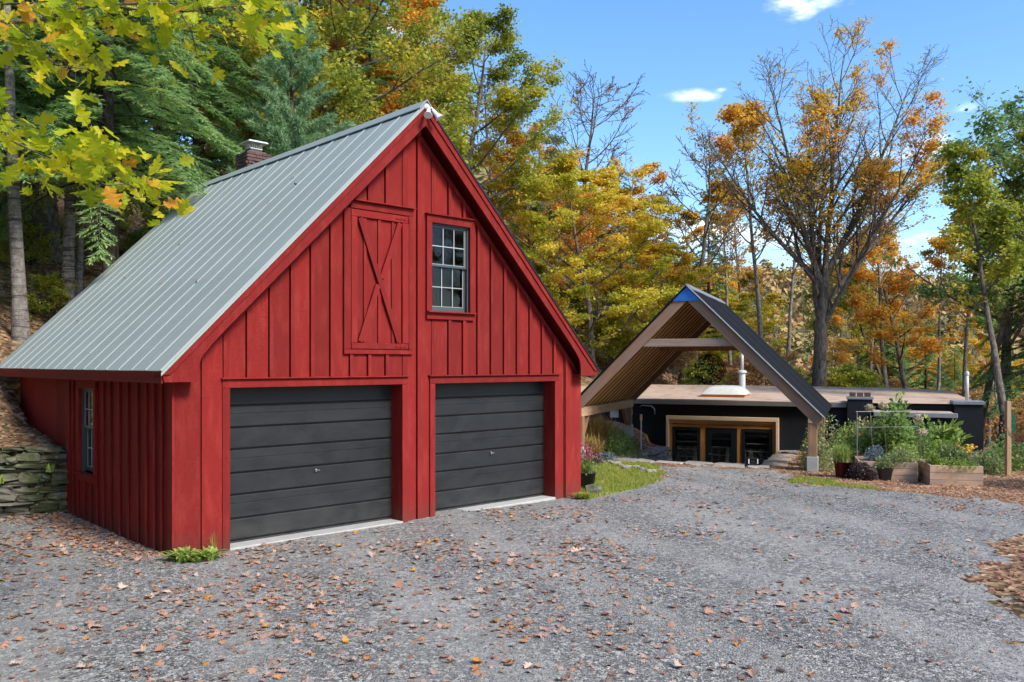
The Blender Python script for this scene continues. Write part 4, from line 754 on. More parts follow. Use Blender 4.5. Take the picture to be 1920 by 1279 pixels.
def decid(seed, H=14, r0=.22, clear=.35, spread=.55, nb=(16, 7, 5), lens=(.42, .5, .45), leaves=16000, ls=.15, mat='l_yellow', bark='bark', flat=.5, fork=False, frac=1.0, up1=.10, wob=.05, clump=.35, tmin=.004, rsp=0.0, off=0.0):
    r = random.Random(seed); g = np.random.default_rng(seed); br = []; tw = []
    def taper(n, a, b): return np.linspace(a, b, n+1)**1.0
    def child(p, d, L, rad, lv):
        n = (6, 5, 4, 3)[min(lv-1, 3)]; pts, ds = walk(p, d, L, n, (.10, .14, .18, .2)[min(lv-1, 3)], (up1, .06, .03, .0)[min(lv-1, 3)], r); br.append((pts, taper(n, rad, max(rad*.25, tmin)), lv))
        if lv >= 3 or lv > len(nb)-1: tw.append((pts, lv)); 
        if lv < len(nb):
            k_ = nb[lv]
            for i in range(k_):
                f = .25+.75*(i+r.random())/k_; x = f*n; a = min(int(x), n-1); pp = pts[a]+(pts[a+1]-pts[a])*(x-a); dd_ = ds[a]; side = np.cross(dd_, [0, 0, 1]); side /= np.linalg.norm(side)+1e-6; sg = 1 if i % 2 else -1
                ax = side*sg+np.array([r.gauss(0, .3), r.gauss(0, .3), r.gauss(0, .3)]); nd = dd_*r.uniform(.6, 1)+ax*r.uniform(.5, 1.0); nd /= np.linalg.norm(nd); child(pp, nd, L*lens[min(lv, 2)]*r.uniform(.7, 1.15)*(1.15-.45*f), max(rad*(1-.7*f)*.5, tmin), lv+1)
    stems = [(np.array([0, 0, -.3]), np.array([r.gauss(0, .03), r.gauss(0, .03), 1.0]), H*(.92 if not fork else .95), r0)]
    if fork: stems = [(np.array([0, 0, -.3]), np.array([0, 0, 1.0]), H*.43, r0)]
    for p, d, L, rad in stems:
        n = 12; pts, ds = walk(p, d, L, n, .03+wob*.3, .02, r); endr = rad*.12 if not fork else rad*.62
        rads = taper(n, rad, endr); rads[0] *= 1.35; rads[1] *= 1.05; br.append((pts, rads, 0))
        if fork:
            tips = []
            for j, (ax, tl, sc_) in enumerate(fork):
                pp = pts[-1-(j % 3) if j < 6 else -5]; dd_ = np.array([math.cos(ax)*tl, math.sin(ax)*tl, 1.0]); dd_ /= np.linalg.norm(dd_); LL = H*.585*sc_; q, qd = walk(pp, dd_, LL, 9, .035, .03, r); rr_ = taper(9, rad*.40*sc_, rad*.04); br.append((q, rr_, 1))
                for i in range(nb[0]):
                    f = .12+.88*(i+r.random())/nb[0]; x = f*9; a = min(int(x), 8); pc = q[a]+(q[a+1]-q[a])*(x-a); az = r.uniform(0, 6.28); nd = qd[a]*r.uniform(.8, 1.2)+np.array([math.cos(az), math.sin(az), .1])*spread*1.3; nd /= np.linalg.norm(nd); child(pc, nd, LL*lens[0]*(1.15-.6*f)*r.uniform(.7, 1.1), max(rr_[a]*.55, tmin), 1)
        else:
            az = r.uniform(0, 6)
            for i in range(nb[0]):
                f = clear+(1-clear)*(i+r.random()*.8)/nb[0]; x = f*n; a = min(int(x), n-1); pc = pts[a]+(pts[a+1]-pts[a])*(x-a); az += 2.4+r.gauss(0, .3); nd = np.array([math.cos(az), math.sin(az), r.uniform(.2, .8)*(1.2-spread)+.25]); nd /= np.linalg.norm(nd)
                prof = math.sin(min(1, (1-f)/(1-clear)*1.25+.18)*math.pi/2); child(pc, nd, H*lens[0]*spread*prof*r.uniform(.75, 1.15), max(rads[a]*.45, tmin), 1)
    me = mk('trunk', *tubes(br, (9, 6, 4, 3, 3)), smooth=True); me.materials.append(M[bark]); lm = None
    if leaves:
        seg = np.array([s_ for pts, lv in tw for s_ in zip(pts[:-1], pts[1:])]); cl = np.array([i for i, (pts, lv) in enumerate(tw) for _ in range(len(pts)-1)])
        wgt = g.random(len(tw))**(1.4/max(frac, .05)) if frac < 1 else .4+g.random(len(tw)); 
        # clumps: noise in space decides which twigs still carry leaves
        mid = seg.mean(1); cn = vnoise(mid[:, 0]*.5+seed, mid[:, 1]*.5+mid[:, 2]*.6); pr = wgt[cl]*np.clip((cn-(1-frac)*.8)*3, .02, 1); pr /= pr.sum()
        idx = g.choice(len(seg), leaves, p=pr); f = g.random(leaves)[:, None]; P = seg[idx, 0]*(1-f)+seg[idx, 1]*f; P = P+g.normal(size=P.shape)*np.array([clump, clump, clump*flat])*.5
        N = g.normal(size=P.shape)*.55+np.array([0, 0, 1.0]); D = g.normal(size=P.shape)*np.array([1, 1, .5])-np.array([0, 0, .25]); sz = ls*g.uniform(.7, 1.3, leaves); v, fq = quads(P, D, N, sz, sz*.8, .08)
        top = P[:, 2]/H; rn = np.clip(vnoise(P[:, 0]*.7+3, P[:, 1]*.7+P[:, 2]*.5)*.8+g.normal(size=leaves)*.12+rsp*(top-.5)+off, 0, 1); lm = mk('crown', v, fq.astype(np.int32), rn); lm.materials.append(M[mat])
    return me, lm
def conifer(seed, H=13, r0=.2, R_=3.2, clear=.12, nbr=110, leaves=60000, kind='hem', mat='l_hem', droop=.18, shape=1.0, nl=(.15, .035)):
    r = random.Random(seed); g = np.random.default_rng(seed); br = []; seg = []; 
    pts, ds = walk(np.array([0, 0, -.3]), np.array([0, 0, 1.]), H, 10, .008, 0, r); br.append((pts, np.linspace(r0, .02, 11), 0)); az = 0
    for i in range(nbr):
        f = clear+(1-clear)*((i+r.random())/nbr); z = f*H; L = R_*((1-f)/(1-clear))**(.75*shape)*r.uniform(.72, 1.12)+.25; az += 2.4+r.gauss(0, .4); upv = (.35 if kind == 'pine' else .12)+.3*f
        p0 = np.array([pts[min(int(f*10), 9)][0], pts[min(int(f*10), 9)][1], z]); d = np.array([math.cos(az), math.sin(az), upv]); d /= np.linalg.norm(d); q, qd = walk(p0, d, L, 6, .05, -droop if kind != 'pine' else .02, r); br.append((q, np.linspace(max(.012, r0*.22*(1-f)+.008), .004, 7), 2))
        nt_ = int(6+L*7)
        for j in range(nt_):
            fx = .12+.88*(j+r.random()*.6)/nt_; x = fx*6; a = min(int(x), 5); pc = q[a]+(q[a+1]-q[a])*(x-a); sd_ = np.cross(qd[a], [0, 0, 1.]); sd_ /= np.linalg.norm(sd_)+1e-6; sg = 1 if j % 2 else -1
            nd = qd[a]*.75+sd_*sg*r.uniform(.6, .95)+np.array([0, 0, r.gauss(-.05, .12)]); nd /= np.linalg.norm(nd); tl = (.10+.34*L*(1-fx*.75)*.55)*r.uniform(.7, 1.2); e = pc+nd*tl+np.array([0, 0, -.12*tl if kind != 'pine' else .05*tl]); seg.append((pc, e))
        seg.append((q[-2], q[-1]))
    S_ = np.array(seg); ln = np.linalg.norm(S_[:, 1]-S_[:, 0], axis=1); pr = ln/ln.sum(); n = leaves; idx = g.choice(len(S_), n, p=pr); f = g.random(n)[:, None]; P = S_[idx, 0]*(1-f)+S_[idx, 1]*f; ax = S_[idx, 1]-S_[idx, 0]; ax /= np.linalg.norm(ax, axis=1, keepdims=True)+1e-9
    if kind == 'pine':
        f2 = np.round(f*5)/5; P = S_[idx, 0]*(1-f2)+S_[idx, 1]*f2; D = g.normal(size=P.shape)+ax*.9+np.array([0, 0, .35]); N = g.normal(size=P.shape); v, fq = quads(P, D, N, nl[0]*g.uniform(.7, 1.2, n), nl[1])
    else:
        sd_ = np.cross(ax, np.array([0, 0, 1.])); sg = np.where(g.random(n) < .5, -1, 1)[:, None]; D = ax*.7+sd_*sg*.8+g.normal(size=P.shape)*.18; N = g.normal(size=P.shape)*.3+np.array([0, 0, 1.]); v, fq = quads(P, D, N, nl[0]*g.uniform(.7, 1.25, n), nl[1])
    rn = np.clip(.25+.5*vnoise(P[:, 0]*.9, P[:, 1]*.9+P[:, 2]*.8)+g.normal(size=n)*.1+.25*(f[:, 0]-.5), 0, 1); me = mk('trunk', *tubes(br, (8, 4, 4)), smooth=True); me.materials.append(M['barkd'])
    lm = mk('crown', v, fq.astype(np.int32), rn); lm.materials.append(M[mat]); return me, lm
def plant_tree(t, px, D, label, name='tree', cat='tree', sc=1.0, rz=None, group=None, lean=None, dz=0, X=None, szz=None):
    x = (px-960)/FPX*D if X is None else X; z = hz1(x, D)+dz; e = thing(name, label, cat, (x, D, z), rz if rz is not None else random.uniform(0, 6.28), group)
    if lean: e.rotation_euler = (lean[0], lean[1], e.rotation_euler.z)
    e.scale = (sc, sc, szz or sc); obj('trunk', t[0], None, e)
    if t[1] is not None: obj('crown', t[1], None, e)
    return e
T = {}
T['maple'] = decid(11, H=16.5, r0=.36, spread=.62, nb=(18, 7, 4), lens=(.38, .5, .5), leaves=21000, ls=.12, mat='l_maple', fork=[(0.1, .45, 1.0), (3.3, .50, .98), (1.7, .35, .9), (4.9, .10, 1.0), (3.05, .95, .86), (.25, .95, .90), (2.4, .25, .95), (5.6, .6, .92)], frac=.4, up1=.13, clump=.30, tmin=.008, rsp=.3, off=.12)
T['bare1'] = decid(21, H=17, r0=.26, clear=.45, spread=.75, nb=(20, 6, 5), lens=(.36, .5, .45), leaves=500, ls=.13, mat='l_rust', frac=.3, up1=.16, tmin=.017)
T['bare2'] = decid(22, H=15, r0=.22, clear=.38, spread=.7, nb=(22, 6, 5), lens=(.34, .5, .45), leaves=1500, ls=.13, mat='l_rust', frac=.3, up1=.14, tmin=.016)
T['yel'] = decid(31, H=12, r0=.20, clear=.12, spread=.95, nb=(26, 7, 4), lens=(.42, .45, .4), leaves=46000, ls=.14, mat='l_yellow', flat=.25, frac=.9, up1=.03, clump=.38, rsp=.5, off=.16)
T['yel2'] = decid(32, H=13, r0=.20, clear=.22, spread=.85, nb=(22, 7, 4), lens=(.40, .45, .4), leaves=22000, ls=.14, mat='l_maple', flat=.3, frac=.75, up1=.05, clump=.35, bark='barkp', off=.1)
T['grn'] = decid(33, H=15, r0=.24, clear=.25, spread=.85, nb=(24, 7, 4), lens=(.38, .45, .4), leaves=30000, ls=.14, mat='l_green', flat=.6, frac=.85, up1=.07, clump=.42, rsp=.1, off=.1)
T['grn2'] = decid(34, H=13, r0=.2, clear=.3, spread=.75, nb=(20, 7, 4), lens=(.38, .45, .4), leaves=15000, ls=.14, mat='l_deep', flat=.6, frac=.55, up1=.08, clump=.4)
T['ora'] = decid(35, H=13, r0=.18, clear=.3, spread=.7, nb=(20, 6, 4), lens=(.36, .45, .4), leaves=18000, ls=.14, mat='l_orange', flat=.5, frac=.6, up1=.1, clump=.36)
T['slim'] = decid(36, wob=-.04, H=15, r0=.15, clear=.5, spread=.45, nb=(16, 5, 4), lens=(.32, .5, .4), leaves=4500, ls=.16, mat='l_maple', flat=.5, frac=.5, up1=.15, clump=.35, tmin=.009, bark='barkp')
T['slim2'] = decid(37, H=14, r0=.16, clear=.45, spread=.4, nb=(14, 5, 4), lens=(.32, .5, .4), leaves=7000, ls=.16, mat='l_green', flat=.5, frac=.6, up1=.15, clump=.4, tmin=.009, wob=.2)
T['hem'] = conifer(41, H=15, r0=.2, R_=4.2, clear=.2, nbr=120, leaves=90000, nl=(.16, .04)); T['hem2'] = conifer(42, H=11, r0=.16, R_=3.2, clear=.1, nbr=90, leaves=55000, nl=(.17, .045))
T['hemn'] = conifer(44, H=15, r0=.2, R_=4.0, clear=.26, nbr=110, leaves=90000, nl=(.15, .035), droop=.2)
T['pine'] = conifer(43, H=10, r0=.15, R_=2.6, clear=.1, nbr=80, leaves=80000, kind='pine', mat='l_pine', nl=(.17, .022))
T['shrub'] = decid(51, H=2.6, r0=.03, clear=.05, spread=1.1, nb=(22, 5, 3), lens=(.5, .5, .5), leaves=2600, ls=.10, mat='l_rust', frac=.6, up1=.1, clump=.2, tmin=.004); T['shrubg'] = decid(52, H=2.4, r0=.03, clear=.05, spread=1.1, nb=(22, 5, 3), lens=(.5, .5, .5), leaves=6000, ls=.10, mat='l_green', frac=.9, up1=.1, clump=.22, tmin=.004)
T['band'] = decid(53, wob=-.09, H=15, r0=.17, clear=.6, spread=.6, nb=(14, 6, 4), lens=(.3, .5, .4), leaves=9000, ls=.15, mat='l_green', frac=.7, up1=.1, clump=.35, bark='bband')
PL = [
 ('maple', 1530, 38, 'tall broad maple with sparse golden leaves and a thick forked trunk behind the house roof', 1.02, 0.0, (0, .03), -.2),
 ('bare1', 1085, 50, 'tall nearly leafless tree whose rounded bare top stands highest above the orange trees', .98, .5, None, 0),
 ('bare2', 1278, 46, 'leafless tree with many upright forks directly behind the blue peak of the canopy', 1.02, 1.0, None, 0),
 ('bare2', 963, 50, 'thin leafless tree just right of the barn gable, showing a few orange leaves', 1.05, 3.0, None, 0),
 ('yel', 1112, 40, 'broad yellow-green maple with tiered foliage between the barn and the canopy', .92, .6, None, 0),
 ('yel2', 1010, 44, 'golden orange maple rising right behind the barn gable slope', .92, 2.0, None, 0),
 ('yel', 1215, 45, 'yellow maple behind the left slope of the canopy', .68, 3.9, None, 0),
 ('yel2', 1150, 47, 'orange-topped maple standing behind the tiered yellow-green maple', .93, 5.0, None, 0),
 ('grn', 700, 33, 'tall green and gold oak directly behind the barn ridge', 1.12, .3, None, 0),
 ('grn', 830, 38, 'green-gold oak whose crown reaches over the peak of the barn', 1.0, 2.5, None, 0),
 ('grn', 740, 44, 'tall green-gold oak further up behind the barn peak', 1.15, 4.1, None, 0),
 ('hemn', 205, 19.5, 'nearest hemlock, its drooping boughs hiding the tops of the pale banded trunks', .95, 2.6, None, 0),
 ('hemn', -70, 18.5, 'near hemlock leaning in from the left edge over the slope', .9, .6, None, 0),
 ('yel2', 560, 40, 'golden maple above the blue-green pine', 1.15, 4.0, None, 0),
 ('yel2', 470, 44, 'orange-yellow maple on the hill between the hemlock and the pine', 1.15, 1.0, None, 0),
 ('ora', 640, 37, 'rusty orange tree right of the blue-green pine', .85, 1.5, None, 0),
 ('pine', 545, 25, 'bushy blue-green pine behind the barn ridge near the chimney', 1.02, 0, None, 0),
 ('hem', 60, 23, 'dark hemlock at the far left edge on the hillside', 1.0, .4, None, 0),
 ('hem', 210, 24, 'large dark hemlock behind the overhanging oak branch', 1.05, 2.0, None, 0),
 ('hem', 370, 27, 'green hemlock just left of the barn chimney', .95, 4.4, None, 0),
 ('hem', -90, 26, 'dark hemlock beyond the left edge of the hillside', 1.0, 1.4, None, 0),
 ('band', 42, 18.3, 'pale banded trunk standing alone nearest the left edge of the hillside', .95, .4, (0, .01), 0),
 ('band', 124, 20.4, 'pale banded trunk leaning slightly right beside the barn roof', .95, 2.9, (0, .06), 0),
 ('band', 146, 22.5, 'slender pale banded trunk close behind the leaning one', .6, 1.9, (0, .02), 0),
 ('slim', 108, 25, 'thin grey tree far behind the pale banded trunks', 1.0, 1.9, (0, .05), 0),
 ('grn2', 1880, 32, 'tall deep green tree at the right edge of the garden', 1.12, .4, None, 0),
 ('grn2', 1945, 35, 'leafy green tree partly cut off by the right edge', 1.25, 2.2, None, 0),
 ('hem', 1985, 31, 'dark hemlock reaching in from the right edge', .85, 2.8, None, 0),
 ('slim2', 1832, 33, 'slender crooked tree just right of the white vent pipe', .95, 1.0, (0, -.05), 0),
 ('slim2', 1893, 26, 'thin crooked tree near the wooden stake', .85, 4.0, (0, -.04), 0),
 ('slim', 1432, 43, 'tall pale trunk leaning right behind the canopy roof', 1.15, 3.0, (0, .08), 0),
 ('slim', 1470, 50, 'straight slim tree left of the big forked maple', 1.1, 5.0, None, 0),
 ('slim', 1668, 44, 'tall pale grey tree with a few orange leaves right of the big maple', 1.05, .8, (0, .05), 0),
 ('ora', 1705, 42, 'sparse orange tree with a dark slanting trunk above the flat roof', .9, 2.6, (0, .08), 0),
 ('hem2', 1735, 48, 'low dark evergreen behind the flat roof', .62, 1.0, None, 0), ('hem2', 1655, 52, 'dark evergreen between the big maple and the pale grey tree', .8, 3.0, None, 0), ('hem2', 1790, 47, 'small dark evergreen behind the white vent pipe', .5, 5.0, None, 0),
 ('yel', 1390, 52, 'yellow-green maple seen through the canopy opening', .62, 2.2, None, 0), ('yel2', 1600, 55, 'golden tree far behind the right of the big maple', .6, 3.4, None, 0), ('hem2', 1330, 60, 'dark hemlock in the woods behind the hanging orb', 1.2, 3.4, None, 0), ('hem2', 1160, 60, 'dark evergreen deep in the woods behind the yellow maples', 1.1, 1.4, None, 0),
 ('grn2', 1000, 56, 'dark green tree in the woods just right of the barn', .9, .4, None, 0), ('hem2', 1250, 58, 'dark evergreen behind the left rafter of the canopy', .9, .9, None, 0), ('yel', 1300, 66, 'yellow maple deep behind the canopy peak', .75, 1.9, None, 0),
]
for t, px, D, lab, sc_, rz_, ln_, dz_ in PL:
    plant_tree(T[t], px, D, lab, 'hemlock_tree' if t.startswith('hem') else 'pine_tree' if t == 'pine' else 'maple_tree' if t in ('maple', 'yel', 'yel2') else 'tree', 'tree', sc_, rz_, None, ln_, dz_)
for i, (kd, px, D, sc_, rz_, lab) in enumerate((('slim', 1378, 47, .95, .3, 'thin straight trunk seen behind the right rafter of the canopy'), ('slim', 1400, 55, 1.0, 2.3, 'thin grey tree left of the leaning pale trunk'), ('bare2', 1560, 58, .85, 1.2, 'bare tree showing through the right side of the big maple'), ('slim', 1620, 50, .9, 4.4, 'thin upright trunk just right of the big maple trunk'),
  ('slim', 1645, 60, 1.0, .9, 'thin pale trunk far behind the flat roof'), ('slim2', 1690, 50, .9, 5.2, 'crooked half-bare tree left of the slanting orange tree'), ('slim', 1752, 46, .80, 3.5, 'slender golden tree between the slanting trunk and the vent pipe'), ('yel2', 1775, 62, .62, 1.1, 'golden tree low in the gap above the white vent pipe'), ('slim', 1808, 40, .85, 5.9, 'slender tree directly behind the white vent pipe'), ('slim', 1852, 44, .9, 2.6, 'thin tree right of the vent pipe, deep in the woods'), ('yel', 1830, 56, .62, 4.6, 'yellow tree low behind the crooked slender tree'), ('bare2', 1720, 66, .8, 2.2, 'bare tree farthest back above the roof vents'), ('yel2', 1665, 58, .55, 3.9, 'small orange tree low above the flat roof'), ('slim2', 1500, 60, .95, 3.1, 'crooked green-gold tree just left of the big maple trunk'))):
    plant_tree(T[kd], px, D, lab, 'tree', 'tree', sc_, rz_, None, (0, random.uniform(-.03, .05)))
# the clearing's other edges, beyond the frame: seen in the panes and from a step aside
for i, (kd, x, y, sc_, lab) in enumerate((('grn', -13, 2.5, .9, 'oak at the left edge of the clearing that the overhanging branches grow from'), ('hem', -12.5, 7.5, .85, 'hemlock left of the stone wall'), ('hem', -17, 11, 1, 'hemlock above the stone wall'), ('hem', -11, -4, 1, 'hemlock behind the left of the viewer'), ('grn2', -6, -10, 1, 'green tree behind the viewer'), ('hem', -16, -1, 1.1, 'tall hemlock far left of the clearing'), ('grn', 1, -15, 1, 'green-gold tree straight behind the viewer'), ('hem', -1, -20, 1.1, 'hemlock behind the green-gold tree'), ('yel2', 8, -17, .9, 'golden tree behind the right of the viewer'), ('hem', -9, -15, 1.1, 'hemlock at the back left of the clearing'), ('grn', -19, 5, 1.1, 'oak on the left slope'), ('hemn', -11.5, 4.8, .9, 'broad hemlock at the left edge of the gravel'), ('hemn', -9.5, .5, .9, 'broad hemlock left of the viewer'), ('hem2', -10.5, 10.5, .7, 'young hemlock on the slope over the stone wall'), ('hem', 24, 3, .8, 'hemlock at the right edge of the clearing'), ('hemn', 21, -2, .85, 'hemlock nearest the viewer on the right of the clearing'), ('hemn', 23, -5.5, .95, 'bushy hemlock right of the clearing'), ('hem', 20.5, 1.5, .8, 'dense hemlock right of the clearing'), ('hem2', 22.5, 6.5, .9, 'young hemlock right of the clearing'), ('grn2', 22, -6, .75, 'green tree right of the clearing'), ('hem', 27, -3, .85, 'hemlock behind the right edge of the clearing'), ('grn2', 28, 6, .85, 'green tree beyond the hemlock right of the clearing'), ('hem', 32, 1, .9, 'tall hemlock far right of the clearing'), ('grn', 30, -8, .8, 'oak far right of the clearing'), ('grn2', 27, 12, .8, 'green tree far right of the garden'))):
    plant_tree(T[kd], 0, y, lab, 'hemlock_tree' if 'hem' in kd else 'tree', 'tree', sc_, None, None, None, 0, X=x)
# woods behind: single trees, spaced out
pts_ = []
def fill(n, xr, yr, kinds, group, lab, scr=(.8, 1.15), mind=2.6, cond=None):
    c_ = 0; tries = 0
    while c_ < n and tries < 4000:
        tries += 1; y = random.uniform(*yr); x = random.uniform(*xr)*y
        if cond and not cond(x, y): continue
        if any((x-a)**2+(y-b)**2 < mind**2 for a, b in pts_): continue
        u, v = blocal(x, y); s_, t_ = clocal(x, y)
        if (-1 < u < 9 and -1 < v < 9.5) or (-13 < s_ < 9 and -1 < t_ < 18.5): continue
        kd = random.choice(kinds); pts_.append((x, y)); c_ += 1; fam = {'hem': 'evergreens', 'hem2': 'evergreens', 'pine': 'evergreens', 'slim': 'slender trees', 'slim2': 'slender trees', 'bare1': 'bare trees', 'bare2': 'bare trees', 'yel': 'yellow trees', 'yel2': 'golden trees', 'grn': 'green trees', 'grn2': 'green trees', 'ora': 'orange trees', 'shrub': 'rusty shrubs', 'shrubg': 'green shrubs'}[kd]
        look = {'evergreens': 'dark evergreen', 'slender trees': 'slender half-bare tree', 'bare trees': 'leafless tree', 'yellow trees': 'yellow-green tree', 'golden trees': 'golden tree', 'green trees': 'green-gold tree', 'orange trees': 'orange tree', 'rusty shrubs': 'rusty-leaved shrub', 'green shrubs': 'green shrub'}[fam]
        plant_tree(T[kd], 0, y, f'{look} {lab}', 'shrub' if 'shrub' in kd else 'hemlock_tree' if 'hem' in kd else 'tree', 'shrub' if 'shrub' in kd else 'tree', random.uniform(*scr), None, f'{fam} {group}', None, 0, X=x)
fill(34, (-.62, -.13), (34, 75), ['grn', 'yel2', 'hem', 'grn', 'yel', 'ora', 'hem2', 'slim'], 'on the wooded hill', 'on the hill behind the barn', (.95, 1.25), 3.2)
fill(30, (.02, .22), (56, 95), ['yel2', 'slim', 'slim', 'grn', 'ora', 'slim', 'hem2'], 'in the middle woods', 'in the woods behind the canopy', (.6, .85), 3.0)
fill(34, (.22, .66), (50, 105), ['slim', 'slim2', 'bare2', 'ora', 'slim', 'hem2', 'slim', 'bare2'], 'beyond the flat roof', 'in the woods beyond the flat roof', (.5, .78), 3.0)
fill(26, (.22, .66), (39, 62), ['shrub', 'shrub', 'shrubg'], 'beyond the flat roof', 'growing behind the flat-roofed house', (.9, 1.6), 1.5)
fill(20, (.0, .22), (44, 60), ['shrubg', 'shrub'], 'in the middle woods', 'under the trees behind the timber canopy', (.9, 1.6), 1.5)
fill(12, (-.62, -.35), (20, 32), ['shrubg', 'shrubg'], 'on the hillside', 'on the leafy slope left of the barn', (.3, .6), 1.5, lambda x, y: -.88*x+.47*y > 16)
fill(12, (.54, .68), (17, 30), ['shrubg', 'shrub', 'shrub'], 'at the garden edge', 'at the right-hand edge of the garden', (.4, .8), 1.0, lambda x, y: x > 10.8)
ORD = 'first second third fourth fifth sixth seventh eighth ninth tenth eleventh twelfth thirteenth fourteenth fifteenth sixteenth seventeenth eighteenth nineteenth twentieth twenty-first twenty-second twenty-third twenty-fourth twenty-fifth twenty-sixth'.split()
grp = {}
for o in bpy.data.objects:
    if 'group' in o and o.parent is None and ('tree' in o['category'] or 'shrub' in o['category']): grp.setdefault(o['label'], []).append(o)
for lab, os_ in grp.items():
    if 1 < len(os_) <= 26:
        for i, o in enumerate(sorted(os_, key=lambda q_: q_.location.x/q_.location.y)): o['label'] = f"{lab}, {'leftmost' if i == 0 else 'rightmost' if i == len(os_)-1 else ORD[i]+' from the left'}"
# distant autumn forest on the hills
nb_ = 4800; ang = rng.uniform(-.62, .62, nb_*3); rad = 120*np.exp(rng.random(nb_*3)*1.7); fx, fy = np.sin(ang)*rad, np.cos(ang)*rad; ok = (fx/fy > -.3); fx, fy = fx[ok][:nb_], fy[ok][:nb_]; nb_ = len(fx); fzv = hz(fx, fy)
NQ = 44; sz = rng.uniform(2.6, 4.8, nb_); d = rvec(nb_*NQ); d[:, 2] = np.abs(d[:, 2])*1.3-.35; P = d*(.55+.5*rng.random((nb_*NQ, 1)))*np.repeat(sz, NQ)[:, None]*np.array([1, 1, 1.25])+np.repeat(np.stack([fx, fy, fzv+sz*1.5], 1), NQ, 0)
Vv, Ff = quads(P, rvec(len(P)), d+rng.normal(size=P.shape)*.12, np.repeat(sz, NQ)*.56, np.repeat(sz, NQ)*.48, .1); tone = np.clip(vnoise(fx/45, fy/45)*.75+.05+rng.normal(size=nb_)*.16, 0, 1); rn = np.clip(np.repeat(tone, NQ)+rng.normal(size=nb_*NQ)*.05, 0, 1)
obj('distant_forest', mk('distant_forest', Vv, Ff.astype(np.int32), rn), 'farwood', label='distant hillside woods in orange and gold far beyond the house', category='forest', kind='stuff')
# ------------------------------------------------------------------ garden plants
def tuft(n, L, spread_, w, seed, arch=.6):
    g = np.random.default_rng(seed); az = g.uniform(0, 6.28, n); ln = L*g.uniform(.6, 1.1, n); base = g.normal(size=(n, 2))*spread_*.18; out_ = g.uniform(.15, 1, n)*spread_; V = np.zeros((n, 7, 3)); d = np.stack([np.cos(az), np.sin(az)], 1); sd_ = np.stack([-np.sin(az), np.cos(az)], 1)
    for i, (f, ww) in enumerate(((0, 1), (.45, .9), (.8, .6))):
        c_ = base+d*(out_*f**1.6)[:, None]; zz = ln*(f-arch*.5*f**3*out_/spread_); V[:, 2*i, :2] = c_-sd_*w*ww/2; V[:, 2*i+1, :2] = c_+sd_*w*ww/2; V[:, 2*i, 2] = V[:, 2*i+1, 2] = zz
    V[:, 6, :2] = base+d*out_[:, None]; V[:, 6, 2] = ln*(1-arch*.62*out_/spread_); i0 = np.arange(n)*7; tri = np.concatenate([np.stack([i0+a, i0+b_, i0+c__], 1) for a, b_, c__ in ((0, 1, 3), (0, 3, 2), (2, 3, 5), (2, 5, 4), (4, 5, 6))])
    return mk('blades', V.reshape(-1, 3), tri.astype(np.int32), np.tile(g.random(n), 5))
def leafball(n, rx_, rz_, ls, seed, asp=.6, stems=14):
    g = np.random.default_rng(seed); d = rvec(n); d[:, 2] = np.abs(d[:, 2]); rr_ = g.random(n)**.45; P = d*rr_[:, None]*np.array([rx_, rx_, rz_])*(.75+.5*vnoise(d[:, 0]*3+seed, d[:, 1]*3+d[:, 2]*3))[:, None]; D = d+g.normal(size=P.shape)*.7; N = g.normal(size=P.shape)*.5+np.array([0, 0, 1.]); sz_ = ls*g.uniform(.6, 1.3, n)
    v, f = quads(P, D, N, sz_, sz_*asp, .1); return mk('foliage', v, f.astype(np.int32), np.clip(g.normal(.45, .22, n), 0, 1))
def stemsm(n, rx_, rz_, seed, r_=.006):
    rd = random.Random(seed); m = MB()
    for i in range(n):
        a = rd.uniform(0, 6.28); q_ = rd.uniform(.2, .8); m.tube([(0, 0, 0), (math.cos(a)*rx_*q_*.4, math.sin(a)*rx_*q_*.4, rz_*.5), (math.cos(a)*rx_*q_, math.sin(a)*rx_*q_, rz_*.92)], [r_, r_*.8, r_*.4], 4)
    return m.mesh('stem')
def plant(name, label, loc, rx_, rz_, n, ls, mat, seed, cat='plant', asp=.6, z=None):
    zz = z if z is not None else float(gz(loc[0], loc[1])); e = thing(name, label, cat, (loc[0], loc[1], zz)); obj('foliage', leafball(n, rx_, rz_, ls, seed, asp), mat, e); obj('stem', stemsm(10, rx_, rz_, seed), 'twig', e); return e
def tuftp(name, label, loc, n, L, sp, w, mat, seed, z=None, cat='plant', arch=.6):
    zz = z if z is not None else float(gz(loc[0], loc[1])); e = obj(name, tuft(n, L, sp, w, seed, arch), mat, None, loc=(loc[0], loc[1], zz)); e['label'] = label; e['category'] = cat; return e
def gp(px, py, z=-.1): D = (CAMH-z)*FPX/(py-YH); return ((px-960)/FPX*D, D)
def pot(name, label, px, py, rt, rb, h, mat):
    x, y = gp(px, py); z = float(gz(x, y)); e = thing(name, label, 'pot', (x, y, z)); MB().lathe([(.001, .0), (rb, 0), (rt, h*.97), (rt+.012, h*.97), (rt+.012, h), (rt-.02, h), (rt-.03, h*.9)], 28).obj('body', mat, e, True); MB().lathe([(rt-.028, h*.9), (.001, h*.92)], 28).obj('soil', 'soil', e); return x, y, z+h*.9
x, y, z = pot('plant_pot', 'oxblood red glazed pot holding a tuft of grass beside the concrete pier', 1580, 893, .19, .145, .36, 'potred'); tuftp('potted_grass', 'bright green grass growing in the oxblood pot', (x, y), 420, .50, .34, .012, 'p_light', 61, z)
x, y, z = pot('plant_pot', 'slate grey tapered pot in front of the low wooden planter', 1659, 897, .185, .13, .30, 'potgrey'); plant('potted_plant', 'low green and coral plant spilling over the slate grey pot', (x, y), .24, .22, 700, .06, 'p_mix', 62, z=z)
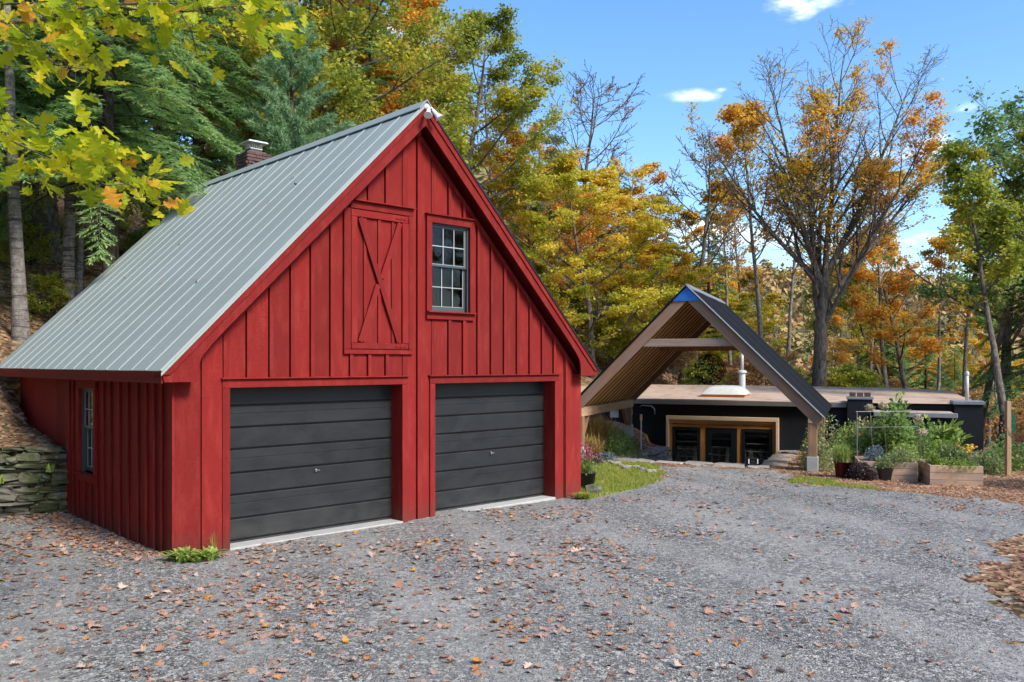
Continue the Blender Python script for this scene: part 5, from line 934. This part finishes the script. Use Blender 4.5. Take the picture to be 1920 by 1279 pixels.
x, y, z = pot('plant_pot', 'black plastic pot of flowers against the right corner of the barn', 1099, 916, .20, .15, .34, 'potblack'); x = x; tuftp('potted_lily', 'strappy green leaves in the black pot by the barn corner', (x, y), 220, .36, .26, .018, 'p_light', 63, z)
fb = thing('potted_flowers', 'red and pink flower spikes rising from the black pot by the barn', 'flowers', (x, y, z)); obj('foliage', leafball(350, .22, .42, .05, 64), 'p_mix', fb)
fme = MB().lathe([(.001, .025), (.018, .0), (.012, -.025), (.001, -.04)], 5).mesh('flower'); fme.materials.append(M['pink'])
for i in range(46): a = random.uniform(0, 6.28); q_ = random.uniform(.03, .24); zz = random.uniform(.3, .62); obj('flower', fme, None, fb, loc=(math.cos(a)*q_, math.sin(a)*q_, zz))
obj('stem', stemsm(14, .22, .6, 5, .003), 'dry', fb)
bx_ = gp(1103, 932); st_ = obj('rough_stone', rocks[2], None, None, loc=(bx_[0]+.12, bx_[1]+.35, float(gz(bx_[0]+.12, bx_[1]+.35))+.06), scale=(.3, .25, .2)); st_['label'] = 'rough stone on the grass beside the black pot'; st_['category'] = 'stone'
# wooden raised beds of single boards
def planter(label, a, b, depth, h, nb, seed):
    a = Vector(a); b = Vector(b); d = (b-a); L = d.length; rz = math.atan2(d.y, d.x); z0 = float(gz(a.x, a.y))-.03; e = thing('raised_bed', label, 'planter', (a.x, a.y, z0), rz); bh = h/nb
    for i in range(nb):
        j = random.uniform(-.003, .003); bx('board', 'planter', e, 0, L, -.02+j, .02, i*bh, (i+1)*bh-.006, ch=.004); bx('board', 'planter', e, 0, L, depth-.02, depth+.02, i*bh, (i+1)*bh-.006, ch=.004)
        bx('end_board', 'planter', e, .0+j, .04, .021, depth-.021, i*bh, (i+1)*bh-.006, ch=.004); bx('end_board', 'planter', e, L-.04, L-j, .021, depth-.021, i*bh, (i+1)*bh-.006, ch=.004)
    bx('soil', 'soil', e, .042, L-.042, .022, depth-.022, 0, h-.06); return e, a, d.normalized(), Vector((-d.normalized().y, d.normalized().x)), z0+h-.06
e, pa, pd, pn, pz = planter('square brown wooden raised bed standing clear at the right of the garden', (8.84, 17.80), (9.83, 17.55), 1.1, .46, 3, 1)
def on(pa, pd, pn, u, v): return (pa.x+pd.x*u+pn.x*v, pa.y+pd.y*u+pn.y*v)
plant('bed_plant', 'bright lime bush at the near left corner of the right-hand raised bed', on(pa, pd, pn, .15, .3), .16, .32, 500, .05, 'p_light', 71, z=pz)
plant('bed_plant', 'pink-tinged leafy plant in the middle of the right-hand raised bed', on(pa, pd, pn, .55, .6), .36, .42, 1400, .07, 'p_mix', 72, z=pz); plant('bed_plant', 'low pale trailing greenery along the front of the right-hand raised bed', on(pa, pd, pn, .6, .22), .45, .16, 1200, .045, 'p_light', 73, z=pz)
rb_ = thing('bed_flowers', 'yellow-orange daisies at the back of the right-hand raised bed', 'flowers', (*on(pa, pd, pn, .85, .8), pz)); obj('foliage', leafball(500, .22, .36, .05, 74), 'p_mix', rb_); fme = MB().lathe([(.001, .012), (.032, .004), (.032, -.002), (.001, -.006)], 7).mesh('flower'); fme.materials.append(M['yellowf'])
for i in range(26): a = random.uniform(0, 6.28); q_ = random.uniform(.03, .26); obj('flower', fme, None, rb_, loc=(math.cos(a)*q_, math.sin(a)*q_, random.uniform(.25, .45)), rot=(.6, 0, a))
e, pa2, pd2, pn2, pz2 = planter('longer weathered wooden raised bed partly hidden behind the pots', (7.72, 18.75), (8.86, 18.38), 1.0, .44, 3, 2)
plant('bed_plant', 'mounded green herbs over the front of the longer raised bed', on(pa2, pd2, pn2, .9, .25), .35, .30, 1500, .05, 'p_mix', 75, z=pz2); plant('bed_plant', 'yellow-green leafy plant at the right end of the longer raised bed', on(pa2, pd2, pn2, 1.0, .55), .32, .40, 1200, .06, 'p_light', 76, z=pz2); plant('bed_plant', 'blue-grey lavender in the left of the longer raised bed', on(pa2, pd2, pn2, .35, .3), .24, .36, 1600, .035, 'p_blue', 77, z=pz2)
x, y = gp(1615, 897); plant('heuchera', 'rounded dark purple-leaved plant between the two pots', (x, y), .29, .33, 1900, .055, 'p_purple', 78); x, y = gp(1622, 885); plant('heuchera', 'smaller dark purple plant behind the rounded one', (x, y+.25), .24, .42, 900, .05, 'p_purple', 79)
GP = [  # px, base py, rx, rz, n, ls, mat, label
 (1540, 880, .38, .62, 1500, .06, 'p_mix', 'pale variegated shrub beside the concrete pier'),
 (1548, 872, .55, 1.15, 1500, .07, 'p_mix', 'airy grey-green shrub behind the right front post'),
 (1600, 868, .60, .95, 2600, .07, 'p_light', 'light green feathery shrub behind the oxblood pot'),
 (1640, 866, .60, 1.05, 2400, .08, 'p_mix', 'bronze and green shrub left of the tall climber'),
 (1690, 876, .45, 1.5, 2600, .12, 'l_deep', 'tall dark green broad-leaved climber in the centre of the garden'),
 (1668, 872, .50, 1.1, 1800, .10, 'l_deep', 'dark leafy mass at the foot of the tall climber'),
 (1722, 874, .48, .95, 1700, .10, 'l_deep', 'dark green bush right of the tall climber'),
 (1716, 890, .26, .55, 900, .05, 'p_mix', 'slim green plant between the two raised beds'),
 (1760, 868, .48, 1.0, 900, .13, 'p_light', 'large-leaved bright plant behind the right-hand raised bed'),
 (1795, 868, .34, .95, 260, .22, 'p_light', 'paddle-leaved plant rising behind the right-hand raised bed'),
 (1865, 886, .50, .45, 1700, .07, 'p_mix', 'weedy green clump right of the standing raised bed'),
 (1905, 880, .55, .7, 1500, .08, 'l_deep', 'dark green weeds at the foot of the wooden stake')]
for i, (px, py, rx_, rz_, n, ls, mt, lab) in enumerate(GP):
    x, y = gp(px, py); plant('garden_shrub', lab, (x, y+.3), rx_*1.08, rz_*1.12, int(n*1.15), ls, mt, 100+i)
x, y = gp(1634, 865); tuftp('ornamental_grass', 'arching green and straw ornamental grass in the middle of the garden', (x, y+.5), 380, 1.25, .65, .016, 'g_gold', 120)
# hydrangea heads on long stems
for (px, py, D, lab) in ((1631, 765, 19.6, 'dried beige hydrangea bloom highest at the left of the trellis'), (1656, 760, 20.3, 'dried beige hydrangea bloom in front of the brown roof vents'), (1722, 784, 19.8, 'dried beige hydrangea bloom right of the tall climber'), (1729, 810, 19.4, 'dried beige hydrangea bloom lowest above the raised bed')):
    p = at(px, py, D); e = thing('hydrangea', lab, 'flower', (p.x, p.y, float(gz(p.x, p.y)))); hgt = p.z-e.location.z; n = 260; d = rvec(n); v, f = quads(d*np.array([.10, .10, .07])+np.array([0, 0, hgt]), rvec(n), d, .04, .035); obj('bloom', mk('bloom', v, f.astype(np.int32), np.full(n, .5)), 'straw', e); MB().tube([(.1, 0, 0), (.04, .0, hgt*.6), (0, 0, hgt)], .006, 5).obj('stem', 'dry', e)
# trellis rails
p0 = at(1607, 772, 19.3); p1 = at(1720, 770, 19.5); tr_ = thing('garden_trellis', 'thin pale metal trellis frame standing in the garden bed', 'trellis', (p0.x, p0.y, float(gz(p0.x, p0.y))))
d = p1-p0; z0 = p0.z-tr_.location.z
MB().tube([(0, 0, 0), (0, 0, z0)], .010, 6).obj('post', 'greytrim', tr_); MB().tube([(d.x, d.y, 0), (d.x, d.y, z0)], .006, 6).obj('post', 'greytrim', tr_); MB().tube([(-.03, 0, z0), (d.x, d.y, z0)], .007, 6).obj('rail', 'greytrim', tr_); MB().tube([(0, 0, z0-.36), (d.x, d.y, z0-.36)], .004, 6).obj('rail', 'greytrim', tr_)
# stake with green netting at the right
p = gp(1890, 890); zt = at(0, 752, p[1]).z; sz0 = float(gz(*p)); e = thing('wooden_stake', 'square wooden stake with green netting tied near its top', 'post', (p[0], p[1], sz0)); bx('post', 'stake', e, -.05, .05, -.05, .05, -.2, zt-sz0, ch=.004); m = MB()
for i in range(26): a = random.uniform(0, 6.28); m.tube([(.05, -.05, zt-sz0-.15-random.random()*.5), (.09+random.random()*.06, -.06, zt-sz0-.3-random.random()*.4), (.04+random.random()*.1, -.05, zt-sz0-.4-random.random()*.4)], .006, 4)
m.obj('netting', 'greentie', e)
# lantern and shoes near the entrance
p = cw(1.55, .42); lz = -.10; e = thing('lantern', 'small black lantern set on the stones at the entrance edge', 'lantern', (p.x, p.y, lz)); bx('base', 'iron', e, -.13, .13, -.09, .09, 0, .05, ch=.004)
for a, b in ((-.11, -.07), (.11, -.07), (-.11, .07), (.11, .07)): bx('corner_bar', 'white' if b < 0 else 'iron', e, a-.012, a+.012, b-.012, b+.012, .05, .17)
bx('lid', 'iron', e, -.13, .13, -.09, .09, .17, .19, ch=.004); bx('body', 'iron', e, -.06, .06, -.05, .05, .05, .15, ch=.01)
p = cw(2.05, 5.5); cz_ = -.17-.04*5.5+.08
for i, o_ in enumerate((-.12, .12)):
    sh = MB().lathe([(.001, .02), (.03, .03), (.05, .0), (.045, -.03), (.001, -.035)], 10).obj('shoe', 'pale' if i else 'iron', None, True, loc=(p.x+o_, p.y, cz_+.04), scale=(2.6, 1.1, 1)); sh['label'] = ('pale garden shoe' if i else 'black garden shoe')+' left on the stone wall by the right of the entrance'; sh['category'] = 'shoe'
# path light post and pale panels left of the entrance
pp_ = at(1202, 832, 26.3); zb = float(gz(pp_.x, pp_.y)); e = thing('bollard_light', 'slim pale bollard light against the dark wall left of the entrance', 'light', (pp_.x, pp_.y, zb-.1)); top = at(0, 777, 26.3).z-zb+.1; MB().tube([(0, 0, 0), (0, 0, top-.2)], .022, 8).obj('post', 'pale', e); MB().tube([(0, 0, top-.2), (0, 0, top)], .04, 10).obj('head', 'palewood', e)
for (a, b, c_, d_, D) in ((1144, 1160, 769, 783, 27.0), (1179, 1186, 767, 778, 27.2)):
    q0 = at(a, d_, D); q1 = at(b, c_, D); o = MB().box(q0.x, q1.x, D, D+.03, q0.z, q1.z).obj('wall_panel', 'pale', None); o['label'] = 'pale grey panel on the dark wall '+('left' if a < 1170 else 'right')+' of the rear canopy post'; o['category'] = 'panel'
# bank plants on the left
BP = [(1120, 836, .40, .55, 900, .06, 'p_mix', 'soft green perennial near the left front post'), (1158, 846, .50, .75, 1900, .06, 'l_deep', 'dense dark green bush on the mulch bank'), (1172, 838, .45, .55, 1100, .06, 'p_light', 'lighter green shrub beside the rear left pier'), (1192, 842, .35, .50, 500, .07, 'p_mix', 'thin white-flowered plant by the rear left pier'), (1108, 862, .35, .35, 700, .05, 'p_purple', 'low mauve ground plant behind the black pot'), (1136, 858, .30, .28, 500, .05, 'p_blue', 'silvery low plant on the mulch bank'), (1222, 846, .3, .2, 300, .05, 'p_mix', 'small plant at the far end of the fieldstone wall')]
for i, (px, py, rx_, rz_, n, ls, mt, lab) in enumerate(BP):
    x, y = gp(px, py, .0); plant('bank_plant', lab, (x, y), rx_, rz_, n, ls, mt, 140+i)
x, y = gp(1118, 822, .3); tuftp('ornamental_grass', 'large golden ornamental grass under the left beam of the canopy', (x, y), 900, 1.15, .80, .018, 'g_gold', 121, z=float(gz(x, y))); x, y = gp(1108, 830, .3); tuftp('ornamental_grass', 'smaller golden grass clump beside the left front post', (x, y), 500, .75, .5, .016, 'g_gold', 122)
x, y = gp(1106, 840, .15); e = thing('plant_pot', 'rusty brown pot on the bank behind the left front post', 'pot', (x, y, float(gz(x, y)))); MB().lathe([(.001, 0), (.14, 0), (.17, .33), (.13, .33)], 18).obj('body', 'terracotta', e, True)
for i in range(13):
    x, y = gp(1120+i*9+random.uniform(-3, 3), 862+i*1.4+random.uniform(-2, 2), -.05); o = obj('edging_stone', random.choice(flags), None, None, loc=(x, y, float(gz(x, y))+.02), rot=(0, random.uniform(-.2, .2), random.uniform(0, 3)), scale=(random.uniform(.16, .28), random.uniform(.10, .17), random.uniform(.06, .10))); o['label'] = 'low edging stone between the lawn and the mulch bank'; o['category'] = 'stone'; o['group'] = 'edging stones along the mulch bank'
# weeds at barn corner
for i, (px, py, s_, lab) in enumerate(((345, 1050, .26, 'dandelion rosette at the front left corner of the barn'), (395, 1046, .24, 'dandelion rosette beside the left garage door casing'), (370, 1050, .18, 'small weed between the two dandelion rosettes'))):
    x, y = gp(px, py, 0); tuftp('weed', lab, (x, y-.05), 70, s_*.75, s_, .055, 'p_light', 200+i, arch=.9)
x, y = gp(402, 1040, 0); tuftp('weed_grass', 'thin grass blades beside the dandelion rosettes', (x, y-.05), 26, .34, .14, .006, 'g_blade', 210)
x, y = gp(1098, 933, 0); tuftp('grass_clump', 'bright grass clump at the foot of the right barn corner', (x-.05, y+.1), 500, .14, .26, .010, 'g_blade', 211)
for i in range(5):
    t = R0+np.array([-.916, -.401])*(.25+.35*i)+RN*-.22; z_ = .55+.12*i if i < 2 else .4
    if i in (0, 2, 4): tuftp('fern', ['small fern sprouting from the stone wall near the barn', '', 'pale fern sprouting midway along the stone wall', '', 'fern sprouting at the far left of the stone wall'][i], (float(t[0]), float(t[1])), 40, .16, .16, .02, 'p_light', 220+i, z=z_+.15, arch=.8)
# ------------------------------------------------------------------ loose matter on the ground
def scatter(n, reg, xr, yr, dens=None):
    x = rng.uniform(*xr, n*4); y = rng.uniform(*yr, n*4); ok = region(x, y) == reg
    if dens is not None: ok &= rng.random(n*4) < dens(x, y)
    return x[ok][:n], y[ok][:n]
# grass blades
x, y = scatter(42000, 2, (-1, 8), (14.5, 22.5), lambda x, y: .15+vnoise(x*1.6, y*1.6)*1.1); n = len(x); P = np.stack([x, y, gz(x, y)], 1); h = rng.uniform(.03, .085, n); az = rng.uniform(0, 6.28, n); w_ = .007; d = np.stack([np.cos(az), np.sin(az), 0*az], 1)
V = np.stack([P-d*w_, P+d*w_, P+np.stack([rng.normal(size=n)*.02, rng.normal(size=n)*.02, h], 1)], 1).reshape(-1, 3); obj('grass', mk('grass', V, np.arange(3*n).reshape(-1, 3).astype(np.int32), rng.random(n)), 'g_blade', label='short grass growing along the edges of the gravel', category='grass', kind='stuff')
# wood chips
x, y = scatter(15000, 3, (1, 13), (14, 27)); n = len(x); P = np.stack([x, y, gz(x, y)+.008], 1); v, f = quads(P, rng.normal(size=(n, 3))*np.array([1, 1, .25]), rng.normal(size=(n, 3))*.35+np.array([0, 0, 1]), rng.uniform(.03, .08, n), .022); obj('wood_chips', mk('wood_chips', v, f.astype(np.int32), rng.random(n)), 'chip', label='loose wood-chip mulch around the garden beds', category='mulch', kind='stuff')
# pebbles: noisy little octahedra
n = 52000; ang = rng.uniform(-.56, .62, n*2); rad = 5.5+rng.random(n*2)**1.25*15; x = np.sin(ang)*rad; y = np.cos(ang)*rad; ok = (region(x, y) == 1) & (rng.random(n*2) < .25+.9*vnoise(x*.8+3, y*.5)); u, v_ = blocal(x, y); ok &= ~((u > -.05) & (v_ > -.04) & (u < BW+.1) & (v_ < 8)); x, y = x[ok][:n], y[ok][:n]; n = len(x)
oc = np.array([(1, 0, 0), (0, 1, 0), (-1, 0, 0), (0, -1, 0), (0, 0, .7), (0, 0, -.5)]); of_ = np.array([(0, 1, 4), (1, 2, 4), (2, 3, 4), (3, 0, 4)]); rr_ = .005+.010*rng.random(n)**2.2; V = oc[None]*rng.uniform(.6, 1.35, (n, 6, 3))*rr_[:, None, None]; a = rng.uniform(0, 6.28, n); ca, sa = np.cos(a)[:, None], np.sin(a)[:, None]; V = np.stack([V[..., 0]*ca-V[..., 1]*sa, V[..., 0]*sa+V[..., 1]*ca, V[..., 2]], -1)+np.stack([x, y, gz(x, y)+rr_*.25], 1)[:, None]
obj('gravel', mk('gravel', V.reshape(-1, 3), (of_[None]+(np.arange(n)*6)[:, None, None]).reshape(-1, 3).astype(np.int32), np.repeat(np.clip(rng.normal(.45, .22, n), 0, 1), 4)), 'pebble', label='loose grey stones lying on the gravel driveway', category='gravel', kind='stuff')
# fallen leaves ------------------------------------------------------
def leafmesh(kind, seed, curl=.25, sub=0):
    r_ = random.Random(seed)
    if kind == 'maple': half = [(0, 0), (.05, .02), (.30, -.10), (.24, .08), (.50, .16), (.34, .28), (.46, .50), (.22, .44), (.16, .66), (.10, .58), (0, 1.0)]
    else: half = [(0, 0), (.05, .05), (.17, .09), (.25, .15), (.22, .21), (.14, .26), (.16, .32), (.30, .36), (.42, .44), (.40, .51), (.28, .55), (.19, .58), (.20, .65), (.31, .73), (.29, .80), (.17, .81), (.12, .88), (.07, .96), (0, 1.0)]
    Lh = [(-x_, y_) for x_, y_ in half[1:-1]]; ol = half+Lh[::-1]; mid = [(0, y_) for y_ in (.2, .45, .7)]; vs = []
    def zf(x_, y_): return curl*(abs(x_)**1.4*1.5+.35*(y_-.4)**2)+r_.uniform(-.02, .02)
    for x_, y_ in ol: vs.append((x_, y_, zf(x_, y_)))
    mi = []
    for x_, y_ in mid: mi.append(len(vs)); vs.append((x_, y_, zf(x_, y_)-.02))
    n_ = len(half); fs = []
    def near(y_): return mi[0] if y_ < .33 else mi[1] if y_ < .57 else mi[2]
    N_ = len(ol)
    for i in range(n_-1):
        a_, b_ = i, i+1; ma, mb = near(ol[a_][1]), near(ol[b_][1]); fs.append((a_, b_, ma)); 
        if ma != mb: fs.append((b_, mb, ma))
    seq = [0]+list(range(N_-1, n_-1, -1))+[n_-1]
    for a_, b_ in zip(seq, seq[1:]):
        ma, mb = near(ol[a_][1]), near(ol[b_][1]); fs.append((a_, ma, b_)); 
        if ma != mb: fs.append((b_, ma, mb))
    b0 = len(vs); vs += [(-.012, 0, 0), (.012, 0, 0), (.02, -.28, .02), (.0, -.28, .02)]; fs.append((b0, b0+1, b0+2, b0+3))
    me = bpy.data.meshes.new('leaf'); me.from_pydata([(x_, y_-.35, z_) for x_, y_, z_ in vs], [], fs); a = me.attributes.new('rnd', 'FLOAT', 'FACE'); a.data.foreach_set('value', [r_.uniform(.3, .7)]*len(fs)); return me
kinds = [('l_tan', 'pale tan', 120, .5), ('l_rusty', 'rusty brown', 75, .45), ('l_amber', 'amber orange', 35, .5), ('l_fall', 'mottled brown', 70, .5)]
def leafpos(n):
    r_ = []; 
    while len(r_) < n:
        ang = random.uniform(-.62, .62); rad = 6.0+random.random()**1.15*9.0; x = math.sin(ang)*rad; y = math.cos(ang)*rad; dn = .12+1.0*max(0, vnoise(np.array([x*.9+2]), np.array([y*.9]))[0]-.42)*2.2; dn *= (1.0 if x < .6 else .35); 
        if random.random() < dn+(.12 if x < 1.5 else 0) and region(np.array([x]), np.array([y]))[0] == 1: 
            u, v_ = blocal(x, y)
            if not (-.1 < u < 8 and v_ > -.05): r_.append((x, y))
    return r_
pos = leafpos(300); i = 0
for mt, nm, cnt_, cl_ in kinds:
    meshes = []
    for s_ in range(4):
        me = leafmesh('maple' if s_ < 3 else 'oak', s_*7+len(nm), cl_*random.uniform(.6, 1.5)); me.materials.append(M[mt]); meshes.append(me)
    for _ in range(cnt_):
        x, y = pos[i]; i += 1; s_ = random.uniform(.075, .135); up_ = random.random() < .25
        o = obj('fallen_leaf', random.choice(meshes), None, None, loc=(x, y, float(gz(x, y))+.012+(.03*s_ if not up_ else .02)), rot=(random.gauss(0, .22)+(math.pi if up_ else 0), random.gauss(0, .22), random.uniform(0, 6.28)), scale=(s_, s_*random.uniform(.8, 1.1), s_))
        o['label'] = f'{nm} fallen leaf lying on the grey gravel'; o['category'] = 'leaf'; o['group'] = f'{nm} leaves fallen on the gravel'
lv = leafmesh('maple', 3, .3); LV = np.array([v.co[:] for v in lv.vertices]); LF = [tuple(p.vertices) for p in lv.polygons]; LT = np.array([t_ for p in LF for t_ in ([p] if len(p) == 3 else [(p[0], p[1], p[2]), (p[0], p[2], p[3])])])
def leafcloud(name, X_, Y_, Z_, smin, smax, label, mat='l_fall', tilt=.3):
    n = len(X_); s_ = rng.uniform(smin, smax, n); a = rng.uniform(0, 6.28, n); V = LV[None]*s_[:, None, None]*rng.choice([-1, 1], n)[:, None, None]; tx = rng.normal(size=n)*tilt; c1, s1 = np.cos(tx)[:, None], np.sin(tx)[:, None]
    y_ = V[..., 1]*c1-V[..., 2]*s1; z_ = V[..., 1]*s1+V[..., 2]*c1; ca, sa = np.cos(a)[:, None], np.sin(a)[:, None]; V = np.stack([V[..., 0]*ca-y_*sa, V[..., 0]*sa+y_*ca, z_], -1)+np.stack([X_, Y_, Z_], 1)[:, None]
    obj(name, mk(name, V.reshape(-1, 3), (LT[None]+(np.arange(n)*len(LV))[:, None, None]).reshape(-1, 3).astype(np.int32), np.repeat(rng.random(n), len(LT))), mat, label=label, category='leaves', kind='stuff')
x, y = scatter(9000, 1, (-12, 9), (5, 21), lambda x, y: np.clip(np.where((x < 2) & (y < 11.5), .30, .08)+2.4*np.clip(vnoise(x*.9+2, y*.9)-.45, 0, 1), 0, 1)*np.where(x < 1.5, 1, .35)); u, v_ = blocal(x, y); k_ = ~((u > -.1) & (u < 8) & (v_ > -.05)); x, y = x[k_], y[k_]
u2, v2 = BO[0]-.0, 0; m_ = 520; vv = rng.uniform(.1, 4.6, m_); uu = -np.abs(rng.normal(size=m_))*.32-.05; xs_ = BO[0]+BU[0]*uu+BV[0]*vv; ys_ = BO[1]+BU[1]*uu+BV[1]*vv; m2 = 420; tt = rng.uniform(0, 4.5, m2); dd2 = -np.abs(rng.normal(size=m2))*.25-.2; xs2 = R0[0]-.916*tt+RN[0]*dd2; ys2 = R0[1]-.401*tt+RN[1]*dd2
x = np.concatenate([x, xs_, xs2]); y = np.concatenate([y, ys_, ys2]); leafcloud('scattered_leaves', x, y, gz(x, y)+.012, .045, .105, 'small dry leaves and leaf scraps strewn over the driveway')
x = rng.uniform(4.2, 10, 5200); y = rng.uniform(5, 14.5, 5200); ok = (region(x, y) == 0); x, y = x[ok], y[ok]; leafcloud('leaf_drift', x, y, gz(x, y)+.015, .04, .085, 'thick drift of brown leaves along the right edge of the driveway', 'l_rusty')
x = rng.uniform(-14, -6, 5600); y = rng.uniform(13, 31, 5600); q_ = -.88*x+.47*y; ok = (region(x, y) == 0) & (q_ > 12.5); x, y = x[ok], y[ok]; leafcloud('hillside_leaves', x, y, gz(x, y)+.015, .05, .10, 'fallen leaves covering the slope left of the barn', 'l_fall')
x, y = scatter(900, 3, (1, 13), (14, 27)); leafcloud('garden_leaves', x, y, gz(x, y)+.02, .04, .08, 'fallen leaves on the mulch around the garden beds', 'l_fall')
un_ = rng.uniform(-.1, 3.3, 16); vn_ = rng.uniform(.2, 7.9, 16); leafcloud('roof_leaves', BO[0]+BU[0]*un_+BV[0]*vn_, BO[1]+BU[1]*un_+BV[1]*vn_, AP-(BW/2-un_)*RK+.075, .03, .07, 'a few dry leaves caught on the metal roof', 'l_rusty', .6)
# fallen sticks on hillside
for i in range(16):
    x = random.uniform(-13.5, -9); y = random.uniform(17, 27); z = float(gz(x, y)); a = random.uniform(0, 6.28); L = random.uniform(.8, 2.4); o = MB().tube([(0, 0, .05), (math.cos(a)*L*.5, math.sin(a)*L*.5, .12), (math.cos(a)*L, math.sin(a)*L, hz1(x+math.cos(a)*L, y+math.sin(a)*L)-z+.1)], [.025, .018, .008], 5).obj('dead_branch', 'twig', None, loc=(x, y, z)); o['label'] = 'dead branch lying on the leafy slope left of the barn'; o['category'] = 'branch'; o['group'] = 'dead branches on the slope'
# ------------------------------------------------------------------ overhanging oak branches in the foreground
oak = [leafmesh('oak', 90+s_, random.uniform(-.35, .45)) for s_ in range(8)]
for me in oak:
    me.materials.append(M['l_oak'])
def oak_branch(label, paths, nleaf, D0, spread_px, bias, name='oak_branch'):
    base = at(paths[0][0][0][0], paths[0][0][0][1], D0); e = thing(name, label, 'branch', tuple(base)); m = MB(); segs = []
    for pts, r_ in paths:
        P = [at(px, py, D0+dz) for px, py, dz in pts]; m.tube([p-base for p in P], list(np.linspace(r_, r_*.35, len(P))), 6)
        for a, b_ in zip(P, P[1:]): segs.append((a, b_, r_))
    m.obj('branch', 'bark', e, True); wts = [(b_-a).length*(1 if r_ < .012 else .75) for a, b_, r_ in segs]; pet = MB()
    for i in range(nleaf):
        a, b_, r_ = random.choices(segs, wts)[0]; f = random.random(); p = a.lerp(b_, f); q_ = p+Vector((random.gauss(bias[0], spread_px), random.gauss(0, .25), random.gauss(bias[1], spread_px*.8)))
        L = random.uniform(.10, .165); d = (q_-p); pet.tube([p-base, (p+q_)/2-base+Vector((0, 0, .015)), q_-base], .0013, 3, False)
        hd = math.atan2(d.y+random.gauss(0, .2), d.x+random.gauss(0, .15)); o = obj('leaf', random.choice(oak), None, e, loc=tuple(q_-base), rot=(random.gauss(.5, .5), random.gauss(0, .45), hd-math.pi/2+random.gauss(0, .5)), scale=(L*1.1, L*1.1, L*1.1))
    pet.obj('petiole', 'twig', e)
    n = int(nleaf*.45); lo_ = np.array([v.co[:] for v in oak[0].vertices]); VV = []; FF = []; RN_ = []
    for j in range(n):
        a, b_, r_ = random.choices(segs, wts)[0]; p = a.lerp(b_, random.random())+Vector((random.gauss(bias[0], spread_px*1.2), random.gauss(.12, .25), random.gauss(bias[1], spread_px))); L = random.uniform(.08, .14)*1.1
        mt = Matrix.Translation(p-base) @ Matrix.Rotation(random.uniform(0, 6.28), 4, 'Z') @ Matrix.Rotation(random.gauss(.4, .55), 4, 'X') @ Matrix.Rotation(random.gauss(0, .5), 4, 'Y') @ Matrix.Scale(L, 4); b0 = len(VV); VV += [tuple(mt @ Vector(v)) for v in lo_]
        for q_ in oak[0].polygons: FF.append(tuple(k_+b0 for k_ in q_.vertices)); RN_.append(0)
        t_ = random.gauss(.45, .2); RN_[-len(oak[0].polygons):] = [min(1, max(0, t_))]*len(oak[0].polygons)
    obj('foliage', mk('foliage', VV, FF, RN_), 'l_oak', e, kind='stuff')
oak_branch('upper overhanging oak branch of yellow-green leaves across the top left', [
 ([(-120, 40, 0), (0, 42, 0), (70, 38, .05), (170, 12, .1), (260, 6, .1), (340, 6, .15)], .020), ([(185, 8, .1), (270, 20, 0), (350, 22, -.1), (430, 12, 0), (520, 8, .1)], .009), ([(20, 40, 0), (55, 68, -.1), (80, 100, -.1), (105, 122, -.1), (165, 130, -.2)], .007),
 ([(262, 10, .1), (285, 45, .2), (298, 88, .2)], .006), ([(0, 66, .3), (60, 80, .3)], .006), ([(60, 0, 0), (70, 20, 0), (110, 60, .1), (160, 95, .1), (210, 140, 0)], .006), ([(330, 10, 0), (360, 60, .1), (370, 110, .1)], .006), ([(430, 10, 0), (470, 40, .1), (490, 60, .1)], .006), ([(-60, 10, .2), (60, 6, .3), (200, -10, .3), (420, -15, .3), (540, 0, .3)], .008)], 285, 6.0, .12, (0, -.02))
oak_branch('lower overhanging oak branch of yellow-green leaves in front of the trunks', [
 ([(-120, 215, 0), (-20, 240, 0), (30, 268, 0), (70, 286, .05), (120, 306, .1), (180, 315, .1), (245, 308, .1)], .011), ([(150, 312, .1), (172, 335, 0), (200, 348, -.1), (235, 345, -.1)], .006), ([(-60, 225, .1), (20, 225, .2), (60, 240, .2)], .006), ([(70, 290, 0), (70, 320, .1), (60, 345, .1), (45, 360, .1)], .005), ([(190, 314, .1), (250, 290, .1), (280, 300, .1)], .005), ([(225, 340, 0), (260, 355, 0), (300, 372, 0)], .005), ([(150, 300, .1), (165, 275, .1), (185, 262, .1)], .005)], 140, 5.7, .085, (0, .0))
